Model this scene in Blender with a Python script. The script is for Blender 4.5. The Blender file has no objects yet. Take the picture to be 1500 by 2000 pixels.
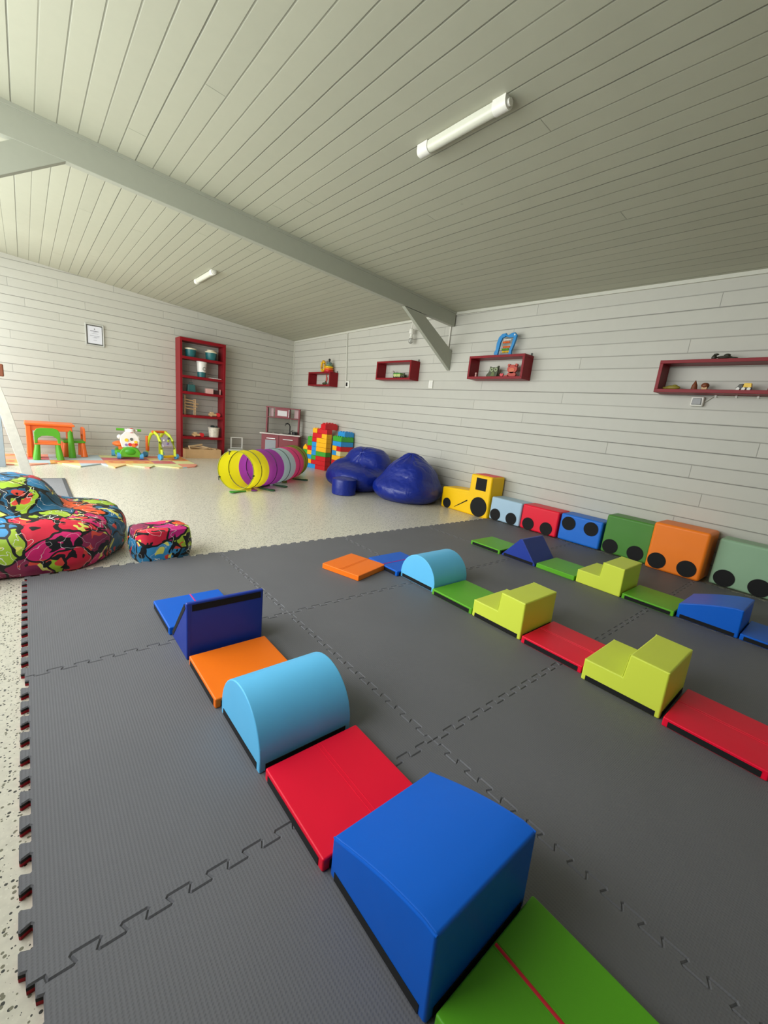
import bpy, bmesh, math, random
from mathutils import Vector, Matrix, noise
PI = math.pi
S = bpy.context.scene
COL = S.collection
random.seed(7)

# ------------------------------------------------------------------ camera
F_PX, YAW, PITCH, ROLL = 811.4148, -0.7178291, -0.2225689, 0.1031428
CAM = Vector((0.0663376, -2.7149053, 0.9962975))
_Rz = Matrix.Rotation(YAW, 3, 'Z')
_f = _Rz @ Vector((0, math.cos(PITCH), math.sin(PITCH)))
_r0 = _Rz @ Vector((1, 0, 0)); _u0 = _r0.cross(_f)
_r = math.cos(ROLL) * _r0 + math.sin(ROLL) * _u0
_u = -math.sin(ROLL) * _r0 + math.cos(ROLL) * _u0
cam = bpy.data.cameras.new('camera'); camo = bpy.data.objects.new('camera', cam); COL.objects.link(camo)
cam.sensor_fit = 'HORIZONTAL'; cam.sensor_width = 36; cam.lens = F_PX * 36 / 1500; cam.clip_start = 0.02
M4 = Matrix((( _r.x, _u.x, -_f.x, CAM.x), (_r.y, _u.y, -_f.y, CAM.y), (_r.z, _u.z, -_f.z, CAM.z), (0, 0, 0, 1)))
camo.matrix_world = M4
S.camera = camo

# ------------------------------------------------------------------ light and exposure
S.view_settings.view_transform = 'Standard'; S.view_settings.look = 'None'
S.view_settings.gamma = 1; S.view_settings.use_curve_mapping = False
S.view_settings.exposure = 0.54
WORLD_STRENGTH = 1.15
w = bpy.data.worlds.new('overcast_sky'); S.world = w; w.use_nodes = True
nt = w.node_tree; bg = nt.nodes['Background']
tc = nt.nodes.new('ShaderNodeTexCoord'); sx = nt.nodes.new('ShaderNodeSeparateXYZ'); rp = nt.nodes.new('ShaderNodeValToRGB')
nt.links.new(tc.outputs['Generated'], sx.inputs[0]); nt.links.new(sx.outputs['Z'], rp.inputs[0])
rp.color_ramp.elements[0].position = 0.0; rp.color_ramp.elements[0].color = (0.83, 0.87, 0.86, 1)
rp.color_ramp.elements[1].position = 0.9; rp.color_ramp.elements[1].color = (1.0, 1.04, 1.12, 1)
nt.links.new(rp.outputs[0], bg.inputs[0]); bg.inputs[1].default_value = WORLD_STRENGTH
def area(name, loc, rot, sx_, sy_, power, color=(1, 1, 1)):
    l = bpy.data.lights.new(name, 'AREA'); l.shape = 'RECTANGLE'; l.size = sx_; l.size_y = sy_; l.energy = power; l.color = color
    o = bpy.data.objects.new(name, l); COL.objects.link(o); o.location = loc; o.rotation_euler = rot
    return o
WINDOW_POWER = 182
# daylight entering through the glazed left side of the room
area('window_daylight', (-0.95, 1.55, 1.3), (0, math.radians(-90), 0), 2.3, 7.2, WINDOW_POWER, (0.97, 1.0, 1.0))

# ------------------------------------------------------------------ materials
def lin(c):
    if isinstance(c, str):
        c = [int(c[i:i + 2], 16) / 255 for i in (0, 2, 4)]
    return tuple((v / 12.92 if v <= 0.04045 else ((v + 0.055) / 1.055) ** 2.4) for v in c)
MATS = {}
class N:
    def __init__(s, name):
        s.m = bpy.data.materials.new(name); s.m.use_nodes = True; s.t = s.m.node_tree
        s.b = s.t.nodes['Principled BSDF']
    def n(s, typ, **kw):
        x = s.t.nodes.new('ShaderNode' + typ)
        for k, v in kw.items(): setattr(x, k, v)
        return x
    def l(s, a, b): s.t.links.new(a, b)
    def math(s, op, a, b=None, c=None):
        x = s.n('Math', operation=op)
        for i, v in enumerate((a, b, c)):
            if v is None: continue
            if isinstance(v, (int, float)): x.inputs[i].default_value = v
            else: s.l(v, x.inputs[i])
        return x.outputs[0]
    def mix(s, fac, a, b, mode='MIX'):
        x = s.n('Mix', data_type='RGBA', blend_type=mode)
        for i, v in ((0, fac), (6, a), (7, b)):
            if isinstance(v, (int, float)): x.inputs[i].default_value = v
            elif isinstance(v, tuple): x.inputs[i].default_value = (*v, 1) if len(v) == 3 else v
            else: s.l(v, x.inputs[i])
        return x.outputs[2]
    def bump(s, h, strength=0.3, dist=0.002):
        x = s.n('Bump'); x.inputs['Strength'].default_value = strength; x.inputs['Distance'].default_value = dist
        s.l(h, x.inputs['Height']); s.l(x.outputs[0], s.b.inputs['Normal'])
    def base(s, c):
        if isinstance(c, tuple): s.b.inputs['Base Color'].default_value = (*c, 1)
        else: s.l(c, s.b.inputs['Base Color'])
    def rough(s, v): s.b.inputs['Roughness'].default_value = v
    def obj(s): return s.n('TexCoord').outputs['Object']
def plain(name, col, rough=0.5, spec=0.5, noise_scale=0, bump=0.0, metal=0, var=0.0):
    if name in MATS: return MATS[name]
    q = N(name); q.rough(rough); q.b.inputs['Specular IOR Level'].default_value = spec; q.b.inputs['Metallic'].default_value = metal
    c = lin(col); q.base(c)
    ns = q.n('TexNoise'); ns.inputs['Scale'].default_value = noise_scale or 30; ns.inputs['Detail'].default_value = 4
    q.l(q.obj(), ns.inputs['Vector'])
    v = var or 0.04
    q.base(q.mix(ns.outputs[0], tuple(x * (1 - v) for x in c), tuple(min(1, x * (1 + v)) for x in c)))
    if bump: q.bump(ns.outputs[0], bump, 0.004)
    MATS[name] = q.m; return q.m
def vinyl(name, col):
    if name in MATS: return MATS[name]
    q = N(name); q.rough(0.42); q.b.inputs['Specular IOR Level'].default_value = 0.32
    c = lin(col); o = q.obj()
    big = q.n('TexNoise'); big.inputs['Scale'].default_value = 5; big.inputs['Detail'].default_value = 2; q.l(o, big.inputs['Vector'])
    gr = q.n('TexVoronoi'); gr.inputs['Scale'].default_value = 700; q.l(o, gr.inputs['Vector'])
    q.base(q.mix(big.outputs[0], tuple(x * 0.96 for x in c), tuple(min(1, x * 1.03) for x in c)))
    h = q.math('ADD', q.math('MULTIPLY', big.outputs[0], 4.0), q.math('MULTIPLY', gr.outputs[0], 0.05))
    q.bump(h, 0.35, 0.003)
    MATS[name] = q.m; return q.m
def boards(name, col, across, along, period, phase, length, groove=0.004, rough=0.6, dark=0.45):
    """painted boards: a groove every `period` along axis `across`, butt joints along axis `along`"""
    q = N(name); q.rough(rough); o = q.obj(); xyz = q.n('SeparateXYZ'); q.l(o, xyz.inputs[0])
    a = q.math('DIVIDE', q.math('SUBTRACT', xyz.outputs[across], phase), period)
    k = q.math('FLOOR', a); f = q.math('FRACT', a)
    d = q.math('MULTIPLY', q.math('MINIMUM', f, q.math('SUBTRACT', 1.0, f)), period)
    wn = q.n('TexWhiteNoise', noise_dimensions='1D'); q.l(k, wn.inputs['W'])
    b = q.math('ADD', q.math('DIVIDE', xyz.outputs[along], length), q.math('MULTIPLY', wn.outputs['Value'], 7.0))
    fb = q.math('FRACT', b); db = q.math('MULTIPLY', q.math('MINIMUM', fb, q.math('SUBTRACT', 1.0, fb)), length)
    def mask(dist, wd):
        m = q.n('MapRange', clamp=True); q.l(dist, m.inputs[0]); m.inputs[1].default_value = wd * 0.3; m.inputs[2].default_value = wd
        m.inputs[3].default_value = 1; m.inputs[4].default_value = 0; return m.outputs[0]
    # grooves are tighter on some boards than others
    wn3 = q.n('TexWhiteNoise', noise_dimensions='1D'); q.l(q.math('FLOOR', q.math('ADD', a, 0.5)), wn3.inputs['W'])
    gs = q.math('ADD', 0.45, q.math('MULTIPLY', wn3.outputs['Value'], 0.55))
    g = q.math('MAXIMUM', q.math('MULTIPLY', mask(d, groove), gs), q.math('MULTIPLY', mask(db, groove * 0.6), 0.6))
    wn2 = q.n('TexWhiteNoise', noise_dimensions='2D'); cb = q.n('CombineXYZ'); q.l(k, cb.inputs[0]); q.l(q.math('FLOOR', b), cb.inputs[1]); q.l(cb.outputs[0], wn2.inputs['Vector'])
    ns = q.n('TexNoise'); ns.inputs['Scale'].default_value = 14; ns.inputs['Detail'].default_value = 5; q.l(o, ns.inputs['Vector'])
    c = lin(col)
    t = q.math('ADD', q.math('MULTIPLY', wn2.outputs['Value'], 0.5), q.math('MULTIPLY', ns.outputs[0], 0.5))
    cc = q.mix(t, tuple(x * 0.93 for x in c), tuple(x * 1.05 for x in c))
    # a few small knots
    vo = q.n('TexVoronoi'); vo.inputs['Scale'].default_value = 2.2; q.l(o, vo.inputs['Vector'])
    kn = q.n('MapRange', clamp=True); q.l(vo.outputs[0], kn.inputs[0]); kn.inputs[1].default_value = 0.012; kn.inputs[2].default_value = 0.03; kn.inputs[3].default_value = 0.45; kn.inputs[4].default_value = 0
    cc = q.mix(kn.outputs[0], cc, tuple(x * 0.6 for x in c))
    q.base(q.mix(q.math('MULTIPLY', g, 0.95), cc, tuple(x * dark for x in c)))
    fine = q.n('TexNoise'); fine.inputs['Scale'].default_value = 60; fine.inputs['Detail'].default_value = 3; q.l(o, fine.inputs['Vector'])
    h = q.math('SUBTRACT', q.math('MULTIPLY', fine.outputs[0], 0.06), g)
    q.bump(h, 0.6, 0.004)
    return q.m
def floor_mat():
    q = N('speckled_vinyl_floor'); q.rough(0.28); q.b.inputs['Specular IOR Level'].default_value = 0.55
    o = q.obj(); base = lin('d8d3c2')
    ns = q.n('TexNoise'); ns.inputs['Scale'].default_value = 55; ns.inputs['Detail'].default_value = 6; q.l(o, ns.inputs['Vector'])
    c = q.mix(ns.outputs[0], tuple(x * 0.8 for x in base), tuple(min(1, x * 1.15) for x in base))
    def specks(scale, thr, col, c, seed):
        mp = q.n('Mapping'); mp.inputs['Location'].default_value = (seed, seed * 2, 0); q.l(o, mp.inputs[0])
        v = q.n('TexVoronoi'); v.inputs['Scale'].default_value = scale; v.inputs['Randomness'].default_value = 1; q.l(mp.outputs[0], v.inputs['Vector'])
        sep = q.n('SeparateColor'); q.l(v.outputs['Color'], sep.inputs[0])
        m = q.math('LESS_THAN', v.outputs['Distance'], q.math('MULTIPLY', sep.outputs[0], thr))
        return q.mix(m, c, col)
    c = specks(100, 0.37, lin('2f2f2a'), c, 1.3)
    c = specks(115, 0.33, lin('dedac9'), c, 4.1)
    c = specks(85, 0.34, lin('77745f'), c, 7.7)
    q.base(c)
    return q.m
def mat_tile():
    q = N('grey_foam_top'); q.rough(0.62); o = q.obj(); xyz = q.n('SeparateXYZ'); q.l(o, xyz.inputs[0])
    sxn = q.math('SINE', q.math('MULTIPLY', xyz.outputs[0], 2 * PI / 0.0075))
    syn = q.math('SINE', q.math('ADD', q.math('MULTIPLY', xyz.outputs[1], 2 * PI / 0.006), q.math('MULTIPLY', sxn, 0.9)))
    h = q.math('ADD', q.math('MULTIPLY', sxn, 0.6), q.math('MULTIPLY', syn, 0.4))
    ns = q.n('TexNoise'); ns.inputs['Scale'].default_value = 3; ns.inputs['Detail'].default_value = 5; q.l(o, ns.inputs['Vector'])
    c = lin('66666a')
    c1 = q.mix(ns.outputs[0], tuple(x * 0.9 for x in c), tuple(x * 1.12 for x in c))
    g = q.math('MULTIPLY', q.math('ADD', h, 1.0), 0.5)
    q.base(q.mix(q.math('MULTIPLY', g, 0.10), c1, tuple(x * 1.7 for x in c)))
    q.bump(h, 0.35, 0.0006); return q.m
def graffiti():
    q = N('graffiti_print_fabric'); q.rough(0.5)
    o = q.obj(); ns = q.n('TexNoise'); ns.inputs['Scale'].default_value = 6; ns.inputs['Detail'].default_value = 2; q.l(o, ns.inputs['Vector'])
    vm = q.n('VectorMath', operation='MULTIPLY_ADD'); q.l(ns.outputs['Color'], vm.inputs[0]); vm.inputs[1].default_value = (0.22, 0.22, 0.22); mpg = q.n('Mapping'); mpg.inputs['Location'].default_value = (2.7, 0.4, 0.9); q.l(o, mpg.inputs[0]); q.l(mpg.outputs[0], vm.inputs[2])
    v1 = q.n('TexVoronoi'); v1.inputs['Scale'].default_value = 6.2; q.l(vm.outputs[0], v1.inputs['Vector'])
    v2 = q.n('TexVoronoi', feature='DISTANCE_TO_EDGE'); v2.inputs['Scale'].default_value = 6.2; q.l(vm.outputs[0], v2.inputs['Vector'])
    sep = q.n('SeparateColor'); q.l(v1.outputs['Color'], sep.inputs[0])
    r = q.n('ValToRGB'); r.color_ramp.interpolation = 'CONSTANT'
    cols = ['2a7ba8', 'a8c436', '1b5f82', 'd81e6e', '8e2450', '3b93c9', 'ee5a22', 'c4187a', 'a2c431', '226f9c', 'd9213f']
    el = r.color_ramp.elements
    while len(el) < len(cols): el.new(0.5)
    for i, c in enumerate(cols): el[i].position = i / len(cols); el[i].color = (*lin(c), 1)
    q.l(sep.outputs[0], r.inputs[0])
    # black drips and streaks
    n2 = q.n('TexNoise'); n2.inputs['Scale'].default_value = 11; n2.inputs['Detail'].default_value = 1.5; n2.inputs['Distortion'].default_value = 1.2; q.l(o, n2.inputs['Vector'])
    drip = q.math('GREATER_THAN', n2.outputs[0], 0.61)
    edge = q.math('LESS_THAN', v2.outputs['Distance'], 0.045)
    n3 = q.n('TexNoise'); n3.inputs['Scale'].default_value = 7; q.l(vm.outputs[0], n3.inputs['Vector'])
    ring = q.math('LESS_THAN', q.math('ABSOLUTE', q.math('SUBTRACT', n3.outputs[0], 0.52)), 0.003)
    small = q.n('TexVoronoi'); small.inputs['Scale'].default_value = 22; q.l(vm.outputs[0], small.inputs['Vector'])
    s2 = q.n('SeparateColor'); q.l(small.outputs['Color'], s2.inputs[0])
    patch = q.math('GREATER_THAN', s2.outputs[1], 0.86)
    r2 = q.n('ValToRGB'); r2.color_ramp.interpolation = 'CONSTANT'; r2.color_ramp.elements[0].color = (*lin('e8e36a'), 1); r2.color_ramp.elements[1].position = 0.5; r2.color_ramp.elements[1].color = (*lin('e24a3b'), 1)
    q.l(s2.outputs[0], r2.inputs[0])
    c = q.mix(patch, r.outputs[0], r2.outputs[0])
    c = q.mix(q.math('MAXIMUM', edge, drip), c, lin('0d0f12'))
    c = q.mix(ring, c, lin('e8e8e2'))
    q.base(c)
    n4 = q.n('TexNoise'); n4.inputs['Scale'].default_value = 9; q.l(o, n4.inputs['Vector']); q.bump(n4.outputs[0], 0.5, 0.02)
    return q.m
def nylon(name, col):
    q = N(name); q.rough(0.36); c = lin(col); o = q.obj()
    ns = q.n('TexNoise'); ns.inputs['Scale'].default_value = 7; ns.inputs['Detail'].default_value = 3; ns.inputs['Distortion'].default_value = 1.5; q.l(o, ns.inputs['Vector'])
    q.base(q.mix(ns.outputs[0], tuple(x * 0.93 for x in c), tuple(x * 1.06 for x in c)))
    q.bump(ns.outputs[0], 0.5, 0.02); return q.m
def play_mat_material():
    q = N('printed_play_mat'); q.rough(0.55); o = q.obj(); xyz = q.n('SeparateXYZ'); q.l(o, xyz.inputs[0])
    fx = q.math('FLOOR', q.math('DIVIDE', xyz.outputs[0], 0.3)); fy = q.math('FLOOR', q.math('DIVIDE', xyz.outputs[1], 0.3))
    cb = q.n('CombineXYZ'); q.l(fx, cb.inputs[0]); q.l(fy, cb.inputs[1])
    wn = q.n('TexWhiteNoise', noise_dimensions='2D'); q.l(cb.outputs[0], wn.inputs['Vector'])
    r = q.n('ValToRGB'); r.color_ramp.interpolation = 'CONSTANT'; el = r.color_ramp.elements
    cols = ['e9c98a', 'dfe0a0', 'b9cbd2', 'e79a80', 'e9a95e', 'd8dba2', 'c9707a']
    while len(el) < len(cols): el.new(0.5)
    for i, c in enumerate(cols): el[i].position = i / len(cols); el[i].color = (*lin(c), 1)
    q.l(wn.outputs['Value'], r.inputs[0])
    # a round figure printed in each square
    u = q.math('SUBTRACT', q.math('FRACT', q.math('DIVIDE', xyz.outputs[0], 0.3)), 0.5); v = q.math('SUBTRACT', q.math('FRACT', q.math('DIVIDE', xyz.outputs[1], 0.3)), 0.5)
    d = q.math('SQRT', q.math('ADD', q.math('MULTIPLY', u, u), q.math('MULTIPLY', v, v)))
    ring = q.math('LESS_THAN', q.math('ABSOLUTE', q.math('SUBTRACT', d, 0.27)), 0.09)
    q.base(q.mix(q.math('MULTIPLY', q.math('MULTIPLY', ring, 0.75), q.math('GREATER_THAN', wn.outputs['Value'], 0.55)), r.outputs[0], lin('d9604e')))
    return q.m
M = dict(
    ceiling=boards('ceiling_boards', 'b0b09c', 0, 1, 0.1078, 0.226 - 0.1078 * 20, 9.1, 0.0050, 0.55, 0.36),
    rwall=boards('right_wall_boards', 'bfbdb2', 2, 1, 0.1115, 1.54 - 0.1115 * 20, 2.9, 0.0055, 0.5, 0.36),
    bwall=boards('back_wall_boards', 'bfbdb2', 2, 0, 0.1115, 1.54 - 0.1115 * 20, 1.9, 0.0060, 0.5, 0.36),
    floor=floor_mat(), tile=mat_tile(), graffiti=graffiti(),
    paint=plain('grey_painted_wood', 'a3a596', 0.5, bump=0.1, noise_scale=20),
    trim=plain('white_trim', 'c9c8bb', 0.5), white=plain('white_plastic', 'e2e0d6', 0.35), foamside=plain('foam_side_dark', '191a1a', 0.8),
    red_foam=plain('foam_side_red', 'a01426', 0.8), black=plain('black_fabric', '0c0c0d', 0.85), darkred=plain('dark_red_stain', '84101b', 0.42, 0.25, noise_scale=12, var=0.12),
    darkred2=plain('kitchen_red_paint', '7f1b26', 0.4), play=play_mat_material(),
    tape=plain('black_fastening_fabric', '0b0b0c', 0.9), wood=plain('light_wood', 'c9a374', 0.55, noise_scale=9, var=0.15),
    wood2=plain('pale_wood_blocks', 'd3b388', 0.55), rug=plain('grey_rug', '818183', 0.95, noise_scale=160, bump=0.6, var=0.45),
    rugedge=plain('grey_rug_edge', '4b4b4c', 0.9), blackplastic=plain('black_plastic', '17181a', 0.4), teal=plain('teal_plastic', '1f6468', 0.4),
    cream=plain('cream_plastic', 'dcd2b4', 0.45), metal=plain('brushed_metal', 'b9b9b6', 0.3, metal=0.8), glass=plain('oven_window', '8d9297', 0.2),
    jamb=plain('blue_grey_door', '8d979c', 0.45), plank=plain('weathered_pale_board', 'c5c1b4', 0.6, noise_scale=25, var=0.15),
    navyfab=nylon('royal_blue_nylon', '0a2484'), orangep=plain('orange_plastic', 'f2722b', 0.4), greenp=plain('green_plastic', '55a81e', 0.4),
    bluep=plain('light_blue_plastic', '4f9fd4', 0.35), limep=plain('lime_plastic', 'c3d62a', 0.35), redp=plain('red_plastic', 'd3232e', 0.35),
    yellowp=plain('yellow_plastic', 'f0c419', 0.4), purplep=plain('lilac_plastic', '8f7bb5', 0.4), whitep=plain('white_toy_plastic', 'e6e4dd', 0.35),
    grass=plain('grass', '6f7a52', 0.9, noise_scale=8, var=0.3), paper=plain('paper', 'd7d7dd', 0.7), silver=plain('silver_frame', 'c9c9c2', 0.3, metal=0.3),
    mount=plain('dark_mount', '5d5d58', 0.6), ink=plain('grey_ink', '6a6a70', 0.7), brown=plain('brown_wood', '7a3f22', 0.5), olive=plain('dark_olive_paint', '3b4222', 0.5),
    coral=plain('coral_red_paint', 'b9402f', 0.5), pinkp=plain('pale_pink_plastic', 'd8a9a0', 0.45),
)
VC = dict(blue='005fcc', navy='1f3a9a', orange='ff7a14', lightblue='66c2f2', red='ee0a33', green='5fae24', lime='d9e64c', yellow='fcc800',
          paleblue='a9c6da', trainred='ee1233', trainblue='1f72d8', darkgreen='4f8a38', trainorange='ff8422', mint='93b594')
V = {k: vinyl('vinyl_' + k, c) for k, c in VC.items()}

# ------------------------------------------------------------------ mesh helpers
class MB:
    def __init__(s): s.bm = bmesh.new()
    def _x(s, geom, mtx):
        bmesh.ops.transform(s.bm, matrix=mtx, verts=[g for g in geom if isinstance(g, bmesh.types.BMVert)])
    def box(s, c, d, rot=None):
        g = bmesh.ops.create_cube(s.bm, size=1)['verts']
        m = Matrix.Translation(c) @ (rot.to_4x4() if rot else Matrix()) @ Matrix.Diagonal((*d, 1)); s._x(g, m); return s
    def lo(s, a, b): return s.box([(a[i] + b[i]) / 2 for i in range(3)], [abs(b[i] - a[i]) for i in range(3)])
    def cyl(s, p0, p1, r0, r1=None, seg=20):
        p0, p1 = Vector(p0), Vector(p1); d = p1 - p0; r1 = r0 if r1 is None else r1
        g = bmesh.ops.create_cone(s.bm, cap_ends=True, segments=seg, radius1=r0, radius2=r1, depth=d.length)['verts']
        s._x(g, Matrix.Translation((p0 + p1) / 2) @ d.to_track_quat('Z', 'Y').to_matrix().to_4x4()); return s
    def ball(s, c, r, seg=16):
        r = r if hasattr(r, '__len__') else (r, r, r)
        g = bmesh.ops.create_uvsphere(s.bm, u_segments=seg, v_segments=max(8, seg // 2), radius=1)['verts']
        s._x(g, Matrix.Translation(c) @ Matrix.Diagonal((*r, 1))); return s
    def prism(s, poly, a, b, plane='yz'):
        """polygon in a plane extruded between a and b along the remaining axis"""
        def P(u, v, t): return {'yz': (t, u, v), 'xz': (u, t, v), 'xy': (u, v, t)}[plane]
        A = [s.bm.verts.new(P(u, v, a)) for u, v in poly]; B = [s.bm.verts.new(P(u, v, b)) for u, v in poly]
        n = len(poly); fs = [s.bm.faces.new(A), s.bm.faces.new(B[::-1])]
        for i in range(n): fs.append(s.bm.faces.new((A[i], B[i], B[(i + 1) % n], A[(i + 1) % n])))
        bmesh.ops.recalc_face_normals(s.bm, faces=fs); return s
    def tube(s, pts, r, seg=8, closed=False, flat=None):
        pts = [Vector(p) for p in pts]; n = len(pts); rings = []
        for i, p in enumerate(pts):
            a = pts[(i - 1) % n] if (closed or i > 0) else p; b = pts[(i + 1) % n] if (closed or i < n - 1) else p
            t = (b - a).normalized(); up = Vector((0, 0, 1)) if abs(t.z) < 0.95 else Vector((0, 1, 0))
            x = t.cross(up).normalized(); y = x.cross(t).normalized()
            ra, rb = (r, r) if flat is None else flat
            rings.append([s.bm.verts.new(p + x * ra * math.cos(2 * PI * k / seg) + y * rb * math.sin(2 * PI * k / seg)) for k in range(seg)])
        fs = []
        for i in range(n if closed else n - 1):
            A, B = rings[i], rings[(i + 1) % n]
            for k in range(seg): fs.append(s.bm.faces.new((A[k], A[(k + 1) % seg], B[(k + 1) % seg], B[k])))
        if not closed: fs += [s.bm.faces.new(rings[0][::-1]), s.bm.faces.new(rings[-1])]
        bmesh.ops.recalc_face_normals(s.bm, faces=fs); return s
    def lathe(s, prof, c=(0, 0, 0), seg=28):
        rings = []
        for r, z in prof: rings.append([s.bm.verts.new((c[0] + r * math.cos(2 * PI * k / seg), c[1] + r * math.sin(2 * PI * k / seg), c[2] + z)) for k in range(seg)])
        fs = []
        for A, B in zip(rings, rings[1:]):
            for k in range(seg): fs.append(s.bm.faces.new((A[k], A[(k + 1) % seg], B[(k + 1) % seg], B[k])))
        fs += [s.bm.faces.new(rings[0][::-1]), s.bm.faces.new(rings[-1])]
        bmesh.ops.recalc_face_normals(s.bm, faces=fs); return s
    def done(s, name, mat, parent=None, bevel=0, seg=3, smooth=True, label=None):
        me = bpy.data.meshes.new(name); s.bm.to_mesh(me); s.bm.free()
        for m in (mat if isinstance(mat, (list, tuple)) else [mat]): me.materials.append(m)
        o = bpy.data.objects.new(name, me); COL.objects.link(o)
        if parent: o.parent = parent
        if smooth:
            for p in me.polygons: p.use_smooth = True
            if not bevel: me.set_sharp_from_angle(angle=math.radians(38))
        if bevel:
            b = o.modifiers.new('soft_edges', 'BEVEL'); b.width = bevel; b.segments = seg; b.limit_method = 'ANGLE'; b.angle_limit = math.radians(35); b.harden_normals = True
        if label: o['label'] = label
        return o
def tag(o, label, cat, group=None):
    o['label'] = label; o['category'] = cat
    if group: o['group'] = group
    return o
def thing(name, label, cat, loc=(0, 0, 0), rz=0, group=None):
    o = bpy.data.objects.new(name, None); COL.objects.link(o); o.location = loc; o.rotation_euler = (0, 0, rz); o.empty_display_size = 0.05
    return tag(o, label, cat, group)
def struct(o): o['kind'] = 'structure'; return o
FZ = -0.02          # vinyl floor; the mat tops lie at z = 0
W, D = 4.27, 5.33   # right wall, back wall
XL = -0.62          # glazed left side
YF = -4.3           # wall behind the camera

# ------------------------------------------------------------------ setting
struct(MB().lo((XL - 0.1, YF - 0.1, FZ - 0.1), (W + 0.1, D + 0.1, FZ)).done('floor', M['floor'], smooth=False))
def ceil_z(x, y):
    pts = [(-4.3, 2.30), (-1.86, 2.325), (1.1, 2.362), (3.2, 2.335), (5.33, 2.292)]
    y = min(max(y, -4.3), 5.33)
    for (a, za), (b, zb) in zip(pts, pts[1:]):
        if y <= b: zr = za + (zb - za) * (y - a) / (b - a); break
    return 2.604 + (zr - 2.604) * x / W
bm = MB()
ys = [-4.4 + 0.4 * i for i in range(25)] + [D + 0.1]
rows = [[(bm.bm.verts.new((x, y, ceil_z(x, y))), bm.bm.verts.new((x, y, ceil_z(x, y) + 0.1))) for x in (XL - 0.1, W + 0.1)] for y in ys if y <= D + 0.1]
for a, b in zip(rows, rows[1:]):
    bm.bm.faces.new((a[0][0], a[1][0], b[1][0], b[0][0])); bm.bm.faces.new((a[0][1], b[0][1], b[1][1], a[1][1]))
struct(bm.done('ceiling', M['ceiling'], smooth=False))
struct(MB().lo((W, YF, FZ), (W + 0.1, D + 0.1, 2.5)).done('wall_right', M['rwall'], smooth=False))
struct(MB().lo((XL - 0.1, D, FZ), (W, D + 0.1, 2.8)).done('wall_back', M['bwall'], smooth=False))
struct(MB().lo((XL - 0.1, YF - 0.1, FZ), (W + 0.1, YF, 2.8)).done('wall_front', M['bwall'], smooth=False))
# glazed left side: header, frames and unseen low sill, raised at the near end to shade the floor; the openings let the daylight in
wl = MB().lo((XL - 0.08, YF, FZ), (XL, -2.25, 2.75)).lo((XL - 0.08, YF, 2.53), (XL, D, 2.75)).lo((XL - 0.08, -2.3, FZ), (XL, 0.05, 0.72)).lo((XL - 0.08, 0.05, FZ), (XL, 2.2, 0.12)).lo((XL - 0.08, 5.1, FZ), (XL, D, 2.6))
for y in (-2.1, 0.05, 2.2, 3.85): wl.lo((XL - 0.08, y - 0.04, FZ), (XL, y + 0.04, 2.6))
struct(wl.done('wall_left', M['paint'], bevel=0.004))
struct(MB().lo((-9, -8, FZ - 0.14), (XL - 0.1, 10, FZ - 0.1)).done('ground_outside', M['grass'], smooth=False))
struct(MB().lo((XL, 3.86, FZ), (-0.16, 3.9, 2.05)).done('door_1', M['jamb'], bevel=0.004))
struct(MB().lo((XL, D - 0.014, FZ), (W, D, 0.035)).done('baseboard_back', M['trim'], bevel=0.003))
struct(MB().lo((W - 0.014, YF, FZ), (W, D - 0.014, 0.035)).done('baseboard_right', M['trim'], bevel=0.003))
struct(MB().lo((W - 0.016, D - 0.016, 0.04), (W, D, 2.29)).done('trim_1', M['trim'], bevel=0.003))
tr = MB()
n = 24
yy = [YF + (D - 0.02 - YF) * i / n for i in range(n + 1)]
for a, b in zip(yy, yy[1:]):
    for k in range(1):
        vs = [tr.bm.verts.new(p) for p in ((W - 0.02, a, ceil_z(W, a) - 0.028), (W - 0.02, b, ceil_z(W, b) - 0.028), (W - 0.02, b, ceil_z(W, b) + 0.01), (W - 0.02, a, ceil_z(W, a) + 0.01))]
        wsv = [tr.bm.verts.new((W, v.co.y, v.co.z)) for v in vs]
        tr.bm.faces.new(vs); tr.bm.faces.new((vs[0], wsv[0], wsv[1], vs[1]))
bmesh.ops.remove_doubles(tr.bm, verts=tr.bm.verts, dist=1e-5)
struct(tr.done('trim_2', M['trim'], smooth=False))
# roof beam with two knee braces
beam = thing('roof_beam', 'long grey painted beam crossing under the sloping board ceiling', 'beam', (0, 1.1, 0))
b1 = MB(); P = [(XL, 2.45), (W - 0.02, 2.195), (W - 0.02, ceil_z(W, 1.1)), (XL, ceil_z(XL, 1.1))]
b1.prism(P, 0.0, 0.06, 'xz').done('beam_timber', M['paint'], beam, bevel=0.004)
MB().prism([(XL, ceil_z(XL, 1.1) - 0.022), (W - 0.02, ceil_z(W, 1.1) - 0.022), (W - 0.02, ceil_z(W, 1.1)), (XL, ceil_z(XL, 1.1))], -0.012, 0.0, 'xz').done('beam_lath', M['paint'], beam)
MB().prism([(3.39, 2.235), (3.70, 2.216), (W - 0.002, 1.90), (W - 0.002, 1.665)], 0.003, 0.052, 'xz').done('knee_brace', M['paint'], beam, bevel=0.003)
MB().prism([(0.39, 2.411), (0.141, 2.43), (XL, 1.93), (XL, 1.772)], 0.003, 0.052, 'xz').done('knee_brace', M['paint'], beam, bevel=0.003)

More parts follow.
